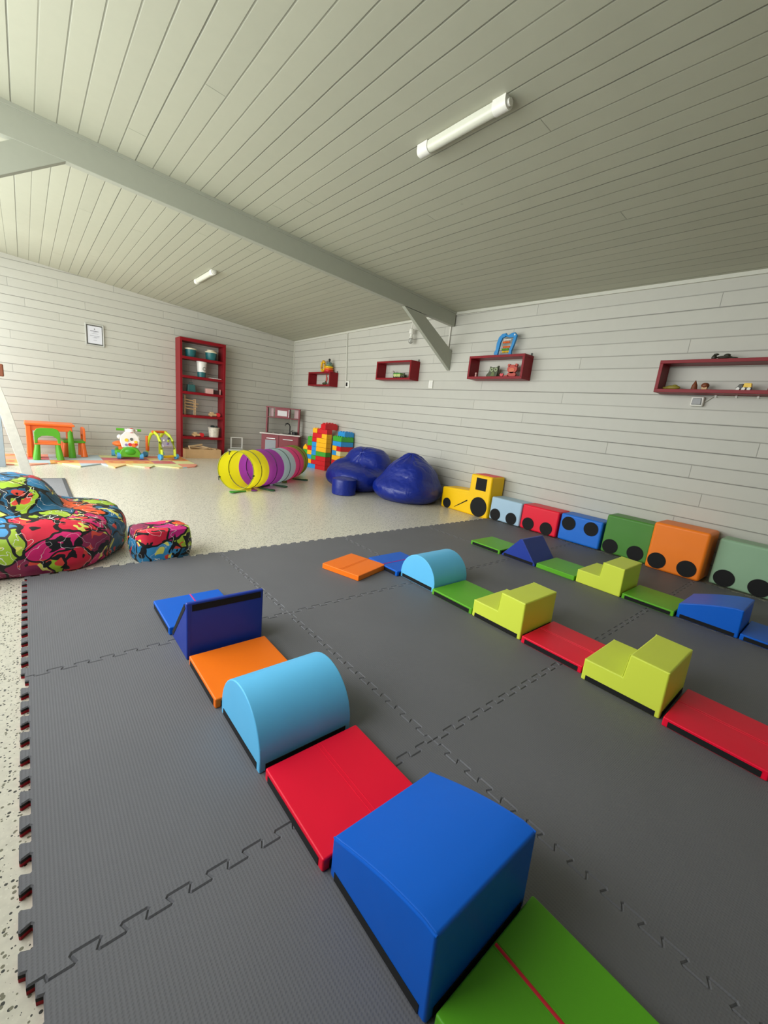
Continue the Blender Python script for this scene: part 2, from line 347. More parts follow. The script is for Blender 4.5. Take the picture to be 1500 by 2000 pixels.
# ------------------------------------------------------------------ foam puzzle mat
def seam(n=24, amp=0.0105, e=0.025, dv=0.0035, c=0.003):
    """offsets along a unit seam: list of (t, offset)"""
    h = (1 - 2 * e) / n; pts = [(0, 0)]; prev = 0
    t = e
    for k in range(n):
        s = 1 if k % 2 == 0 else -1
        t0, t1 = e + k * h, e + (k + 1) * h
        w0 = dv if k > 0 else 0; w1 = dv if k < n - 1 else 0
        pts += [(t0 - w0, s * (amp - c) if k else 0), (t0 - w0 + c, s * amp), (t1 + w1 - c, s * amp), (t1 + w1, s * (amp - c) if k < n - 1 else 0)]
    pts.append((1, 0)); return pts
SE = seam()
ROWS = ['farthest row', 'middle row', 'nearest row']
COLS = ['in the left edge column', 'in the second column from left', 'in the third column from left', 'in the wall side column']
for j in range(3):
    for i in range(4):
        v = lambda k: [(k + o, -(j + t)) for t, o in SE]              # seam at x = k, top to bottom
        hh = lambda k: [(i + t, -(k + o)) for t, o in SE]             # seam at y = -k, left to right
        x0 = [(x + (0.012 if (i == 0 and j == 2) else 0), y) for x, y in v(i)]
        poly = x0[:-1] + hh(j + 1)[:-1] + v(i + 1)[::-1][:-1] + hh(j)[::-1][:-1]
        cx, cy = i + 0.5, -(j + 0.5)
        poly = [(x - cx, y - cy) for x, y in poly]
        m = bmesh.new()
        vs = [m.verts.new((x, y, 0.0)) for x, y in poly]; f = m.faces.new(vs)
        if f.normal.z < 0: bmesh.ops.reverse_faces(m, faces=[f])
        m.normal_update()
        if m.faces[:][0].normal.z < 0: bmesh.ops.reverse_faces(m, faces=m.faces[:])
        top = m.faces[:][0]
        for zz, mi in ((-0.011, 1), (-0.0195, 2)):
            edges = [e for e in m.edges if len(e.link_faces) == 1]
            r = bmesh.ops.extrude_edge_only(m, edges=edges)
            for q in r['geom']:
                if isinstance(q, bmesh.types.BMVert): q.co.z = zz
                elif isinstance(q, bmesh.types.BMFace): q.material_index = mi
        r = bmesh.ops.inset_individual(m, faces=[top], thickness=0.0036, depth=0.0)
        for q in m.verts:
            if abs(q.co.z) < 1e-6 and not any(fc is top for fc in q.link_faces): q.co.z = -0.0035
        m.normal_update()
        me = bpy.data.meshes.new('puzzle_mat_tile'); m.to_mesh(me); m.free()
        for k in ('tile', 'foamside', 'red_foam'): me.materials.append(M[k])
        o = bpy.data.objects.new('puzzle_mat_tile', me); COL.objects.link(o); o.location = (cx, cy, 0)
        tag(o, 'grey interlocking foam mat tile ' + COLS[i] + ', ' + ROWS[j], 'mat tile', 'interlocking grey mat tiles')

# ------------------------------------------------------------------ soft blocks
LB = 0.298; WB = 0.306
def tape_on(t, L, Wd, h, z0=0.004, sides='lrnf', zt=0.026, inset=0.018):
    z1 = min(zt, h)
    for s in sides:
        m = MB()
        if s == 'l': m.lo((-Wd / 2 - 0.0012, -L / 2 + inset, z0), (-Wd / 2 + 0.002, L / 2 - inset, z1))
        if s == 'r': m.lo((Wd / 2 - 0.002, -L / 2 + inset, z0), (Wd / 2 + 0.0012, L / 2 - inset, z1))
        if s == 'n': m.lo((-Wd / 2 + inset, -L / 2 - 0.0012, z0), (Wd / 2 - inset, -L / 2 + 0.002, z1))
        if s == 'f': m.lo((-Wd / 2 + inset, L / 2 - 0.002, z0), (Wd / 2 - inset, L / 2 + 0.0012, z1))
        m.done('fastening_strip', M['tape'], t, smooth=False, label='black fabric fastening strip')
def block(kind, mat, label, x, y, rz=0, sides='lrnf', seam_axis=None, seam_mat=None, name='soft_block', h=None, z=0.0, zt=0.026):
    """y, x = centre of the footprint on the mat"""
    t = thing(name, label, 'soft block', (x, y, z), rz)
    L, Wd = LB, WB; a = L / 2; m = MB(); bev = 0.006
    if kind == 'slab':
        h = h or 0.036; poly = [(-a, 0), (a, 0), (a, h), (-a, h)]; bev = 0.005; zt = min(zt, h - 0.009)
    elif kind == 'half':
        poly = [(-a, 0), (a, 0)]; r = a
        for k in range(0, 25):
            th = PI * k / 24; poly.append((r * math.cos(th), 0.036 + 0.150 * math.sin(th)))
        bev = 0.004
    elif kind == 'stair':
        poly = [(-a, 0), (a, 0), (a, 0.095), (0.0, 0.095), (-0.008, 0.198), (-a + 0.004, 0.193)]; bev = 0.007
    elif kind == 'wedge':
        poly = [(-a, 0), (a, 0), (a, 0.012), (0.005, 0.178), (-0.012, 0.178), (-a, 0.012)]; bev = 0.005
    elif kind == 'ramp':   # low at the far end, curved up to a tall near end
        hn, hf = (h or 0.196), (h or 0.196) * 0.52
        poly = [(-a, 0), (a, 0), (a, hf)]
        for k in range(1, 12):
            u = k / 12; poly.append((a - (L - 0.012) * u, hf + (hn - hf) * (0.5 * u + 0.5 * math.sin(u * PI / 2 * 1.05))))
        poly.append((-a + 0.006, hn - 0.004)); bev = 0.007
    elif kind == 'upended':   # triangular prism standing on a short side, its long side leaning away
        poly = [(-0.108, 0), (0.108, 0), (0.108, 0.012), (-0.092, 0.238), (-0.108, 0.238)]; bev = 0.005
    body = m.prism(poly, -Wd / 2, Wd / 2).done('cover', mat, t, bevel=bev, seg=3)
    if kind == 'upended':
        for sx_ in (-1, 1):
            MB().prism([(0.088, 0.012), (0.104, 0.020), (-0.078, 0.226), (-0.094, 0.214)], sx_ * (Wd / 2 - 0.001), sx_ * (Wd / 2 + 0.0012)).done('fastening_strip', M['tape'], t, smooth=False)
        MB().lo((-Wd / 2 + 0.02, -0.1092, 0.203), (Wd / 2 - 0.012, -0.106, 0.230)).done('fastening_strip', M['tape'], t, smooth=False)
        MB().lo((-Wd / 2 + 0.012, -0.1088, 0.020), (-Wd / 2 + 0.014, -0.107, 0.225)).done('seam', mat, t)
    else:
        tape_on(t, L, Wd, h or 1, sides=sides, zt=zt)
    if kind in ('half', 'ramp', 'stair', 'wedge'):   # welted seams round the two side faces
        top = [p for p in poly if p[1] > 0.011]
        for sx_ in (-1, 1):
            MB().tube([(sx_ * (Wd / 2 - 0.003), u * 0.99, v - 0.0025) for u, v in top], 0.0022, 6).done('welt', mat, t)
    if seam_axis:
        sm = seam_mat or mat
        if seam_axis == 'y': pa, pb = (0.012, -a + 0.004, h + 0.0002), (0.012, a - 0.004, h + 0.0002)
        else: pa, pb = (-Wd / 2 + 0.004, 0, h + 0.0002), (Wd / 2 - 0.004, 0, h + 0.0002)
        for off in (-0.006, 0.006):
            d = (off, 0, 0) if seam_axis == 'y' else (0, off, 0)
            MB().tube([Vector(pa) + Vector(d), Vector(pb) + Vector(d)], 0.0011, 6).done('stitched_seam', mat, t)
        if seam_mat:
            MB().tube([pa, pb], 0.003, 6, flat=(0.0035, 0.0012)).done('zip', seam_mat, t, label='pink red zip')
    return t
H = 0.036
# nearest row, from the viewer away
block('slab', V['green'], 'flat green block with a red zip at the bottom edge of the view', 0.675, -2.603, 0.0, seam_axis='y', seam_mat=plain('red_zip', 'd8172f', 0.6), h=H)
block('ramp', V['blue'], 'large bright blue curved-top block, nearest the viewer', 0.665, -2.296, 0.0, h=0.2)
block('slab', V['red'], 'flat red block between the big blue block and the large light blue half-round', 0.652, -1.988, 0.0, seam_axis='y', h=H)
block('half', V['lightblue'], 'large light blue half-cylinder block between flat red and flat orange blocks', 0.645, -1.668, 0.0)
block('slab', V['orange'], 'flat orange block between the upright navy wedge and the large light blue half-cylinder', 0.632, -1.348, 0.0, h=H)
block('upended', V['navy'], 'navy blue wedge block standing on its short side in the row nearest the mat edge', 0.632, -1.062, 0.0)
block('slab', V['blue'], 'flat blue block with a pink zip behind the upright navy wedge', 0.622, -0.80, 0.0, seam_axis='y', seam_mat=plain('pink_zip', 'c8287f', 0.6), h=H)
# middle row
block('slab', V['orange'], 'flat orange block lying askew at the far end of the middle row', 1.6625, -0.6475, math.radians(16.5), seam_axis='x', h=H, sides='rf')
block('slab', V['blue'], 'flat blue block with a pink seam, squeezed between askew orange block and light blue half-round', 1.985, -0.728, 0.02, seam_axis='x', seam_mat=MATS['pink_zip'], h=H)
block('half', V['lightblue'], 'light blue half-cylinder block in the middle row, beside a flat green block', 2.022, -1.027, 0.0)
block('slab', V['green'], 'flat green block between the light blue half-round and a lime step in the middle row', 1.998, -1.334, 0.0, h=H)
block('stair', V['lime'], 'lime yellow step block in the middle row, beside the flat green block', 1.995, -1.638, 0.0)
block('slab', V['red'], 'flat red block between the two lime step blocks of the middle row', 1.985, -1.948, 0.0, seam_axis='y', h=H)
block('stair', V['lime'], 'nearest lime yellow step block, between two flat red blocks', 1.952, -2.258, 0.01)
block('slab', V['red'], 'flat red block cut by the right edge of the view, nearest of the middle row', 1.928, -2.572, 0.0, seam_axis='y', h=H)
# far row
block('slab', V['green'], 'flat green block at the far end of the far row, behind the navy wedge', 3.11, -0.743, 0.0, h=H)
block('wedge', V['navy'], 'dark blue triangular wedge block lying on its long side in the far row', 3.12, -1.056, 0.0)
block('slab', V['green'], 'flat green block turned strip side down, between navy wedge and far lime step', 3.122, -1.364, 0.0, h=H, sides='')
block('stair', V['lime'], 'lime yellow step block in the far row in front of the big orange block', 3.126, -1.672, 0.0, sides='')
block('slab', V['green'], 'flat green block between the far lime step and the domed blue block', 3.128, -1.98, 0.0, h=H)
block('ramp', V['blue'], 'deep blue curved-top block in the far row by the right edge', 3.15, -2.285, 0.0, h=0.17)
block('slab', V['blue'], 'flat blue block at the right edge of the far row', 3.153, -2.588, 0.0, h=H)

# ------------------------------------------------------------------ animal train blocks along the wall
def decal_disc(t, y, z, r, x=-0.002):
    MB().cyl((x - 0.0015, y, z), (x + 0.001, y, z), r, seg=40).done('wheel_patch', M['black'], t, smooth=False, label='round black wheel patch')
def wall_block(mat, label, x0, y0, y1, h, wheels, xb=None, bev=0.018, name='wagon_block'):
    yc = (y0 + y1) / 2; t = thing(name, label, 'soft block', (x0, yc, 0.0)); hw = abs(y1 - y0) / 2 - 0.002
    MB().prism([(0, 0.0), ((xb or W - 0.02) - x0, 0.0), ((xb or W - 0.02) - x0 + 0.0, h), (0.004, h)], -hw, hw, 'xz').done('cover', mat, t, bevel=bev, seg=4)
    for y, z in wheels: decal_disc(t, y - yc, z, 0.066)
    return t
wall_block(V['paleblue'], 'pale grey-blue wagon block with black wheels, next to the yellow tractor', 4.02, 0.0, -0.395, 0.255, [(-0.082, 0.064), (-0.288, 0.064)])
wall_block(V['trainred'], 'red wagon block with two black wheels against the wall', 4.02, -0.40, -0.812, 0.26, [(-0.497, 0.064), (-0.70, 0.064)])
wall_block(V['trainblue'], 'blue wagon block turned over so its black wheels sit at the top', 4.03, -0.822, -1.228, 0.262, [(-0.913, 0.176), (-1.129, 0.176)])
wall_block(V['darkgreen'], 'tall dark green wagon block with black wheels by the wall', 4.04, -1.24, -1.635, 0.348, [(-1.320, 0.066), (-1.53, 0.066)])
wall_block(V['trainorange'], 'large orange wagon block with two black wheels', 3.955, -1.64, -2.03, 0.39, [(-1.722, 0.078), (-1.932, 0.078)], xb=4.235, bev=0.022)
wall_block(V['mint'], 'pale mint green wagon block with black wheels at the right edge', 4.05, -2.065, -2.46, 0.362, [(-2.155, 0.066), (-2.363, 0.066)])
t = thing('tractor_block', 'yellow tractor shaped soft block with black wheels and window, by the wall', 'soft block', (4.0, 0.365, FZ))
y_ = lambda v: v - 0.365
z_ = lambda v: v - FZ
body = MB(); P = [(y_(0.722), 0), (y_(0.008), 0), (y_(0.012), z_(0.464)), (y_(0.308), z_(0.464)), (y_(0.312), z_(0.262)), (y_(0.722), z_(0.236))]
body.prism(P, 0.0, W - 0.02 - 4.0, 'yz').done('cover', V['yellow'], t, bevel=0.02, seg=4)
MB().lo((0.055, y_(0.03), z_(0.464) - 0.004), (0.235, y_(0.29), z_(0.464) + 0.003)).done('roof_patch', V['trainred'], t, bevel=0.002, label='red roof patch')
for yy_, zz_, rr in ((0.622, 0.045, 0.062), (0.145, 0.098, 0.115)):
    MB().cyl((-0.0035, y_(yy_), z_(zz_)), (0.001, y_(yy_), z_(zz_)), rr, seg=44).done('wheel_patch', M['black'], t, smooth=False)
MB().lo((-0.0035, y_(0.222), z_(0.292)), (0.001, y_(0.078), z_(0.432))).done('window_patch', M['black'], t, smooth=False)
MB().prism([(y_(0.50), z_(0.018)), (y_(0.493), z_(0.03)), (y_(0.318), z_(0.147)), (y_(0.31), z_(0.136))], -0.003, 0.001, 'yz').done('bar_patch', M['black'], t, smooth=False)

# ------------------------------------------------------------------ soft bags
def sdf_blob(c, prims, k=0.08, nu=72, nv=40, zmin=0.0, wr=None, pw=2.0):
    """smooth union of ellipsoids seen from a centre; flattened on the floor"""
    def sd(p):
        vals = []
        for q, r in prims:
            L = sum((abs(p[i] - q[i]) / r[i]) ** pw for i in range(3)) ** (1 / pw)
            vals.append((L - 1) * min(r))
        s = sum(math.exp(-v / k) for v in vals); return -k * math.log(max(s, 1e-30))
    bm = bmesh.new(); c = Vector(c); grid = []
    for j in range(nv + 1):
        th = PI * j / nv; row = []
        for i in range(nu):
            ph = 2 * PI * i / nu; d = Vector((math.sin(th) * math.cos(ph), math.sin(th) * math.sin(ph), math.cos(th)))
            lo, hi = 0.0, 1.2
            for _ in range(26):
                mid = (lo + hi) / 2
                if sd(c + d * mid) < 0: lo = mid
                else: hi = mid
            p = c + d * lo
            if wr: p = p + d * wr(p, ph, th)
            if p.z < zmin: p = c + (p - c) * ((zmin - c.z) / (p.z - c.z)); 
            row.append(p)
            if j in (0, nv): break
        grid.append([bm.verts.new(p) for p in row])
    for a, b in zip(grid, grid[1:]):
        for i in range(nu):
            if len(a) == 1: bm.faces.new((a[0], b[i], b[(i + 1) % nu]))
            elif len(b) == 1: bm.faces.new((a[i], b[0], a[(i + 1) % nu]))
            else: bm.faces.new((a[i], b[i], b[(i + 1) % nu], a[(i + 1) % nu]))
    bmesh.ops.recalc_face_normals(bm, faces=bm.faces)
    m = MB(); m.bm.free(); m.bm = bm; return m
def wrinkle(amp, sc, seed, ridged=True):
    def f(p, ph, th):
        v = noise.noise(Vector((p.x * sc + seed, p.y * sc, p.z * sc * 1.6)))
        v2 = noise.noise(Vector((p.x * sc * 2.3, p.y * sc * 2.3 + seed, p.z * sc * 3)))
        return amp * ((1 - abs(v) * 3) * 0.5 + v2 * 0.6)
    return f
def fold(seed):
    # soft creases gathered towards the top plus broad dents
    def f(p, ph, th):
        v = noise.noise(Vector((p.x * 3 + seed, p.y * 3, p.z * 3)))
        w1 = noise.noise(Vector((p.x * 7 + p.z * 5, p.y * 7 + seed, p.z * 14)))
        g = math.sin(ph * 9 + 4 * v) * max(0, 1 - th / 1.1)
        return 0.026 * v - 0.006 * max(0, 1 - abs(w1) * 5) + 0.006 * g
    return f
t = thing('graffiti_bean_bag', 'large bean bag armchair in bright graffiti print at the left edge', 'bean bag', (0.0, 0.5, FZ))
o = sdf_blob((0.05, 0.02, 0.12), [((0.0, -0.04, 0.11), (0.40, 0.42, 0.15)), ((0.30, 0.08, 0.115), (0.225, 0.30, 0.145)), ((-0.12, 0.08, 0.23), (0.29, 0.30, 0.225)), ((-0.06, -0.26, 0.13), (0.36, 0.19, 0.145))], k=0.03, wr=wrinkle(0.012, 6, 3), nu=120, nv=72, pw=3.2).done('bag', M['graffiti'], t)
t = thing('graffiti_pouf', 'small square footstool pouf in bright graffiti print, on the mat edge', 'pouf', (0.67, 0.13, FZ), math.radians(9))
pf = MB()
n = 40; rings = []
for k in range(13):
    u = k / 12; z = 0.192 * u; e = 1 - 0.06 * abs(2 * u - 1) ** 2
    ring = []
    for i in range(n):
        a = 2 * PI * i / n; ca, sa = math.cos(a), math.sin(a); p = 5.0
        r = (abs(ca) ** p + abs(sa) ** p) ** (-1 / p)
        wv = 0.004 * noise.noise(Vector((ca * 3, sa * 3, u * 4)))
        ring.append(pf.bm.verts.new(((0.165 * e + wv) * r * ca, (0.13 * e + wv) * r * sa, z + 0.004)))
    rings.append(ring)
for s_, e_ in ((0.9, 0.200), (0.6, 0.203), (0.25, 0.199)):
    rings.append([pf.bm.verts.new((v.co.x * s_, v.co.y * s_, e_)) for v in rings[12]])
for A, B in zip(rings, rings[1:]):
    for i in range(n): pf.bm.faces.new((A[i], A[(i + 1) % n], B[(i + 1) % n], B[i]))
pf.bm.faces.new(rings[0][::-1]); pf.bm.faces.new(rings[-1])
pf.done('bag', M['graffiti'], t)
t = thing('blue_bean_bag_chair', 'royal blue bean bag seat with hollowed seat and high back, beside toy brick wall', 'bean bag', (3.64, 1.98, FZ))
sdf_blob((0.0, 0.0, 0.16), [((0.0, 0.0, 0.14), (0.43, 0.42, 0.17)), ((0.19, 0.08, 0.29), (0.26, 0.40, 0.30)), ((-0.15, -0.04, 0.18), (0.27, 0.34, 0.14)), ((-0.02, 0.26, 0.22), (0.26, 0.15, 0.17))], k=0.03, wr=fold(9), nu=140, nv=84, pw=2.4).done('bag', M['navyfab'], t)
t = thing('blue_bean_bag_chair', 'royal blue pointed bean bag beside the yellow tractor block', 'bean bag', (3.80, 1.14, FZ))
sdf_blob((0.0, 0.0, 0.18), [((0.0, 0.0, 0.14), (0.43, 0.42, 0.18)), ((0.04, 0.0, 0.27), (0.32, 0.36, 0.26)), ((0.06, 0.03, 0.46), (0.12, 0.15, 0.14))], k=0.04, wr=fold(21), nu=140, nv=84, pw=2.2).done('bag', M['navyfab'], t)
t = thing('blue_pouf', 'small round royal blue pouf in front of the hollowed bean bag', 'pouf', (3.14, 1.64, FZ))
MB().lathe([(0.14, 0.0), (0.152, 0.01), (0.156, 0.08), (0.155, 0.17), (0.148, 0.20), (0.10, 0.215), (0.02, 0.218)], seg=40).done('cover', M['navyfab'], t)
MB().tube([(0.153 * math.cos(2 * PI * k / 40), 0.153 * math.sin(2 * PI * k / 40), 0.197) for k in range(40)], 0.003, 6, closed=True).done('piping', M['navyfab'], t)

# ------------------------------------------------------------------ caterpillar play tunnel
t = thing('play_tunnel', 'striped caterpillar play tunnel in yellow, purple, pale blue, pink and olive', 'play tunnel', (0, 0, FZ))
R = 0.232
path = [Vector((1.90, 2.10)), Vector((2.18, 2.24)), Vector((2.45, 2.40)), Vector((2.70, 2.58)), Vector((2.93, 2.79)), Vector((3.13, 3.03))]
pal = [('fff52a', 'yellow'), ('b84cc0', 'purple'), ('cdeeee', 'paleblue'), ('ff5aa2', 'pink'), ('a9b43c', 'olive')]
def ring_pts(c, d, r, n=44):
    x = Vector((-d.y, d.x, 0)); return [Vector((c.x, c.y, R + 0.004)) + x * r * math.cos(2 * PI * k / n) + Vector((0, 0, r * math.sin(2 * PI * k / n))) for k in range(n)]
dirs = [(path[min(i + 1, 5)] - path[max(i - 1, 0)]).normalized() for i in range(6)]
dirs[0] = Vector((0.78, 0.62)).normalized()
for i, (hexc, nm) in enumerate(pal):
    a, b = path[i], path[i + 1]; m = MB(); rings = []
    q = N('tunnel_' + nm + '_nylon'); q.rough(0.5); q.base(lin(hexc)); q.b.inputs['Transmission Weight'].default_value = 0.0
    nz = q.n('TexNoise'); nz.inputs['Scale'].default_value = 8; q.l(q.obj(), nz.inputs['Vector']); q.bump(nz.outputs[0], 0.4, 0.01)
    tl = q.n('BsdfTranslucent'); tl.inputs[0].default_value = (*lin(hexc), 1); mx = q.n('MixShader'); mx.inputs[0].default_value = 0.5
    out = q.t.nodes['Material Output']; q.l(q.b.outputs[0], mx.inputs[1]); q.l(tl.outputs[0], mx.inputs[2]); q.l(mx.outputs[0], out.inputs[0])
    for s_ in range(9):
        u = s_ / 8; c = a.lerp(b, u); d = dirs[i].lerp(dirs[i + 1], u).normalized()
        rr = R - 0.010 * (math.sin(u * 2 * PI) ** 2) * 1.0
        rings.append([m.bm.verts.new(p) for p in ring_pts(c, d, rr)])
    n = 44
    for A, B in zip(rings, rings[1:]):
        for k in range(n): m.bm.faces.new((A[k], A[(k + 1) % n], B[(k + 1) % n], B[k]))
    m.done('tunnel_section', q.m, t, label=nm + ' nylon section')
    c = a.lerp(b, 0.5); d = dirs[i].lerp(dirs[i + 1], 0.5).normalized()
    hm = {0: '6b6a14', 1: '4b1e58', 2: '2f4a42', 3: '8c1d4a', 4: '3c481c'}[i]
    MB().tube(ring_pts(c, d, R - 0.001), 0.0065, 6, closed=True).done('hoop', plain('hoop_' + hm, hm, 0.5), t)
MB().tube(ring_pts(path[0], dirs[0], R), 0.005, 6, closed=True).done('hoop', plain('hoop_lime', '8f9414', 0.5), t)
MB().tube(ring_pts(path[5], dirs[5], R), 0.005, 6, closed=True).done('hoop', MATS['hoop_3c481c'], t)
gleg = plain('dark_green_felt', '2c5b3a', 0.8)
def foot(px, py, dx, dy, mat, L=0.2):
    d = Vector((dx, dy, 0)).normalized(); p = Vector((px, py, 0.006)); m = MB()
    pts = [(0, 0.012), (0.35, 0.016), (0.55, 0.02), (0.72, 0.034), (0.9, 0.036), (1.0, 0.018)]
    x = Vector((-d.y, d.x, 0)); A = [p + d * L * u + x * w_ for u, w_ in pts] + [p + d * L * u - x * w_ for u, w_ in reversed(pts)]
    vs = [m.bm.verts.new(q_) for q_ in A]; f = m.bm.faces.new(vs); r = bmesh.ops.extrude_face_region(m.bm, geom=[f])
    for q_ in r['geom']:
        if isinstance(q_, bmesh.types.BMVert): q_.co.z += 0.012
    bmesh.ops.recalc_face_normals(m.bm, faces=m.bm.faces)
    m.done('foot', mat, t)
foot(2.22, 2.13, 0.45, -0.75, gleg, 0.21); foot(2.48, 2.31, 0.5, -0.7, gleg, 0.2); foot(2.98, 2.72, 0.6, -0.45, gleg, 0.22)
foot(2.42, 2.30, -0.9, -0.5, gleg, 0.22); foot(2.12, 2.12, -0.2, -0.9, plain('purple_felt', '7c2f86', 0.8), 0.14)
foot(1.98, 1.98, -0.9, -0.15, plain('leaf_green_felt', '3f8f2c', 0.8), 0.2); foot(2.80, 2.57, -0.5, -0.6, plain('olive_felt', '707a2a', 0.8), 0.13)
for az in (70, 188, 335):
    a = math.radians(az); d = dirs[0]; x = Vector((-d.y, d.x, 0)); p = Vector((path[0].x, path[0].y, R)) + x * R * math.cos(a) + Vector((0, 0, R * math.sin(a)))
    MB().ball(p, (0.016, 0.010, 0.012), 8).ball(p + Vector((-0.01, -0.01, -0.022)), (0.006, 0.006, 0.018), 8).done('tie_ribbon', M['olive'], t)

# ------------------------------------------------------------------ building brick wall
def brick(col, label, o, e1, e2, l0, l1, wd, row, kind='brick', group='building bricks of the toy wall'):
    m = MB(); h = 0.077; g = 0.0012
    def Pt(a, b, z): return (a * e1[0] + b * e2[0], a * e1[1] + b * e2[1], z)
    ctr = ((l0 + l1) / 2, wd / 2); ang = math.atan2(e1[1], e1[0])
    rot = Matrix.Rotation(ang, 3, 'Z'); L = l1 - l0
    if kind == 'roof': m.prism([(-L / 2 + g, 0), (L / 2 - g, 0), (L / 2 - g, h * 0.45), (0, h * 1.25), (-L / 2 + g, h * 0.45)], -wd / 2 + g, wd / 2 - g, 'xz')
    elif kind == 'arch':
        pr = [(-L / 2, 0), (L / 2, 0)] + [(L / 2 * math.cos(PI * k / 14) * 1.0, 0.075 + 0.035 * math.sin(PI * k / 14)) for k in range(15)]
        m.prism(pr, -wd / 2, wd / 2, 'xz')
    else: m.box((0, 0, h / 2), (L - g, wd - g, h - g))
    if kind != 'roof':
        ni, nj = max(1, round(L / 0.0625)), max(1, round(wd / 0.0625))
        for i in range(ni):
            for j in range(nj):
                zz = h if kind == 'brick' else (0.108 if 0 < i < ni - 1 else 0.098)
                m.cyl((-L / 2 + (i + 0.5) * L / ni, -wd / 2 + (j + 0.5) * wd / nj, zz - 0.002), (-L / 2 + (i + 0.5) * L / ni, -wd / 2 + (j + 0.5) * wd / nj, zz + 0.013), 0.017, seg=10)
    c = Pt(ctr[0], ctr[1], 0)
    ob = m.done('building_brick', {'r': RB, 'y': YB, 'g': GB, 'b': BB, 'c': CB}[col], None, bevel=0.002, seg=2)
    ob.location = (o[0] + c[0], o[1] + c[1], FZ + 0.0005 + row * 0.079); ob.rotation_euler = (0, 0, ang)
    return tag(ob, label, 'toy brick', group)
RB = plain('brick_red', 'd3101d', 0.35); YB = plain('brick_yellow', 'fdb813', 0.35); GB = plain('brick_green', '3fa535', 0.35); BB = plain('brick_blue', '2a94d8', 0.35); CB = plain('brick_cream', 'e6d79a', 0.4)
CN = dict(r='red', y='yellow', g='green', b='blue', c='cream')
ORD = ['bottom', 'second', 'third', 'fourth', 'fifth', 'sixth', 'seventh', 'eighth', 'ninth', 'tenth']
o1 = (4.0, 3.49); u_ = Vector((-0.20, 0.98)).normalized(); v_ = Vector((0.98, 0.20)).normalized()
C0, C1, C2, C3, C4 = 0, 0.25, 0.365, 0.48, 0.595
layout = [  # row, colour, from, to, where
    (0, 'r', C0, C1, 'front corner'), (1, 'r', C0, C1, 'front corner'), (2, 'r', C0, C1, 'front corner'), (3, 'g', C0, C1, 'front corner'),
    (4, 'y', C0, C1, 'front corner'), (5, 'y', C0, C1, 'front corner'), (6, 'y', C0, C1, 'front corner'), (7, 'y', C0, 0.125, 'front corner'), (7, 'r', 0.125, C1 + 0.11, 'middle'),
    (0, 'b', C1, C2 + 0.05, 'middle'), (0, 'b', C2 + 0.05, C4, 'left end'), (1, 'r', C1, C2, 'middle'), (1, 'y', C2, C3, 'left of centre'), (1, 'b', C3, C4, 'left end'),
    (2, 'g', C1, C2, 'middle'), (2, 'b', C2, C3, 'left of centre'), (2, 'g', C3, C4, 'left end'), (3, 'b', C1, C2, 'middle'), (3, 'y', C2, C3, 'left of centre'), (3, 'g', C3, C4, 'left end'),
    (4, 'b', C1, C2, 'middle'), (4, 'r', C2, C3, 'left of centre'), (5, 'b', C1, C2, 'middle'), (5, 'g', C2, C3, 'left of centre'), (6, 'r', C1, C2, 'middle'), (6, 'g', C2, C3, 'left of centre'),
    (8, 'r', C0, C1 - 0.01, 'front corner'), (8, 'y', C1, C2, 'middle'),
]
for r, c, a, b, where in layout:
    brick(c, f'{CN[c]} building brick, {ORD[r]} course from the floor, {where} of the left brick tower', o1, u_, v_, a, b, 0.125, r)
brick('y', 'small yellow peaked roof brick on the left end of the brick wall', o1, u_, v_, C3, C4, 0.125, 4, 'roof')
brick('r', 'big red arched brick on the very top of the brick wall', (3.985, 3.50), Vector((0.99, 0.1)).normalized(), Vector((-0.1, 0.99)).normalized(), -0.02, 0.25, 0.125, 9, 'arch')
o2 = (3.985, 3.02); u2 = Vector((0, 1)); v2 = Vector((1, 0))
lay2 = [(0, 'y', 0, 0.25), (1, 'b', 0, 0.25), (2, 'r', 0, 0.25), (3, 'y', 0, 0.25), (4, 'c', 0, 0.125), (4, 'b', 0.125, 0.25), (5, 'r', 0, 0.125), (5, 'y', 0.125, 0.25), (6, 'b', 0, 0.125), (6, 'b', 0.125, 0.25), (7, 'g', 0, 0.25)]
for r, c, a, b in lay2:
    side = '' if b - a > 0.2 else (', nearer half' if a == 0 else ', farther half')
    brick(c, f'{CN[c]} building brick, {ORD[r]} course{side}, in the tower behind the bean bag', o2, u2, v2, a, b, 0.25, r)
brick('b', 'blue building brick alone on top of the tower behind the bean bag', (4.06, 3.04), u2, v2, 0, 0.2, 0.19, 8)

# ------------------------------------------------------------------ wall box shelves
def wall_shelf(y0, y1, z0, z1, label):
    t = thing('wall_box_shelf', label, 'wall shelf', (W - 0.17, (y0 + y1) / 2, z0), 0, 'dark red box shelves on the right wall'); hl = abs(y1 - y0) / 2; hz = z1 - z0; th = 0.026
    MB().lo((0, -hl, 0), (0.17, hl, th)).done('bottom_board', M['darkred'], t, bevel=0.002)
    MB().lo((0, -hl, hz - th), (0.17, hl, hz)).done('top_board', M['darkred'], t, bevel=0.002)
    for s_ in (-1, 1): MB().lo((0.0005, s_ * hl, th), (0.17, s_ * (hl - th), hz - th)).done('side_board', M['darkred'], t, bevel=0.002)
    MB().lo((0.16, -hl + 0.02, hz), (0.17, -hl + 0.035, hz + 0.03)).done('hanger', M['mount'], t)
    return t
wall_shelf(4.42, 3.68, 1.428, 1.668, 'dark red box shelf nearest the back corner, holding yellow toys')
wall_shelf(2.412, 1.662, 1.534, 1.792, 'dark red box shelf with a green toy train, beside the beam brace')
wall_shelf(0.664, -0.075, 1.542, 1.797, 'dark red box shelf with the owl and bear figures inside')
wall_shelf(-1.357, -2.105, 1.432, 1.684, 'dark red box shelf cut by the right edge, toy truck inside')
xs = W - 0.09
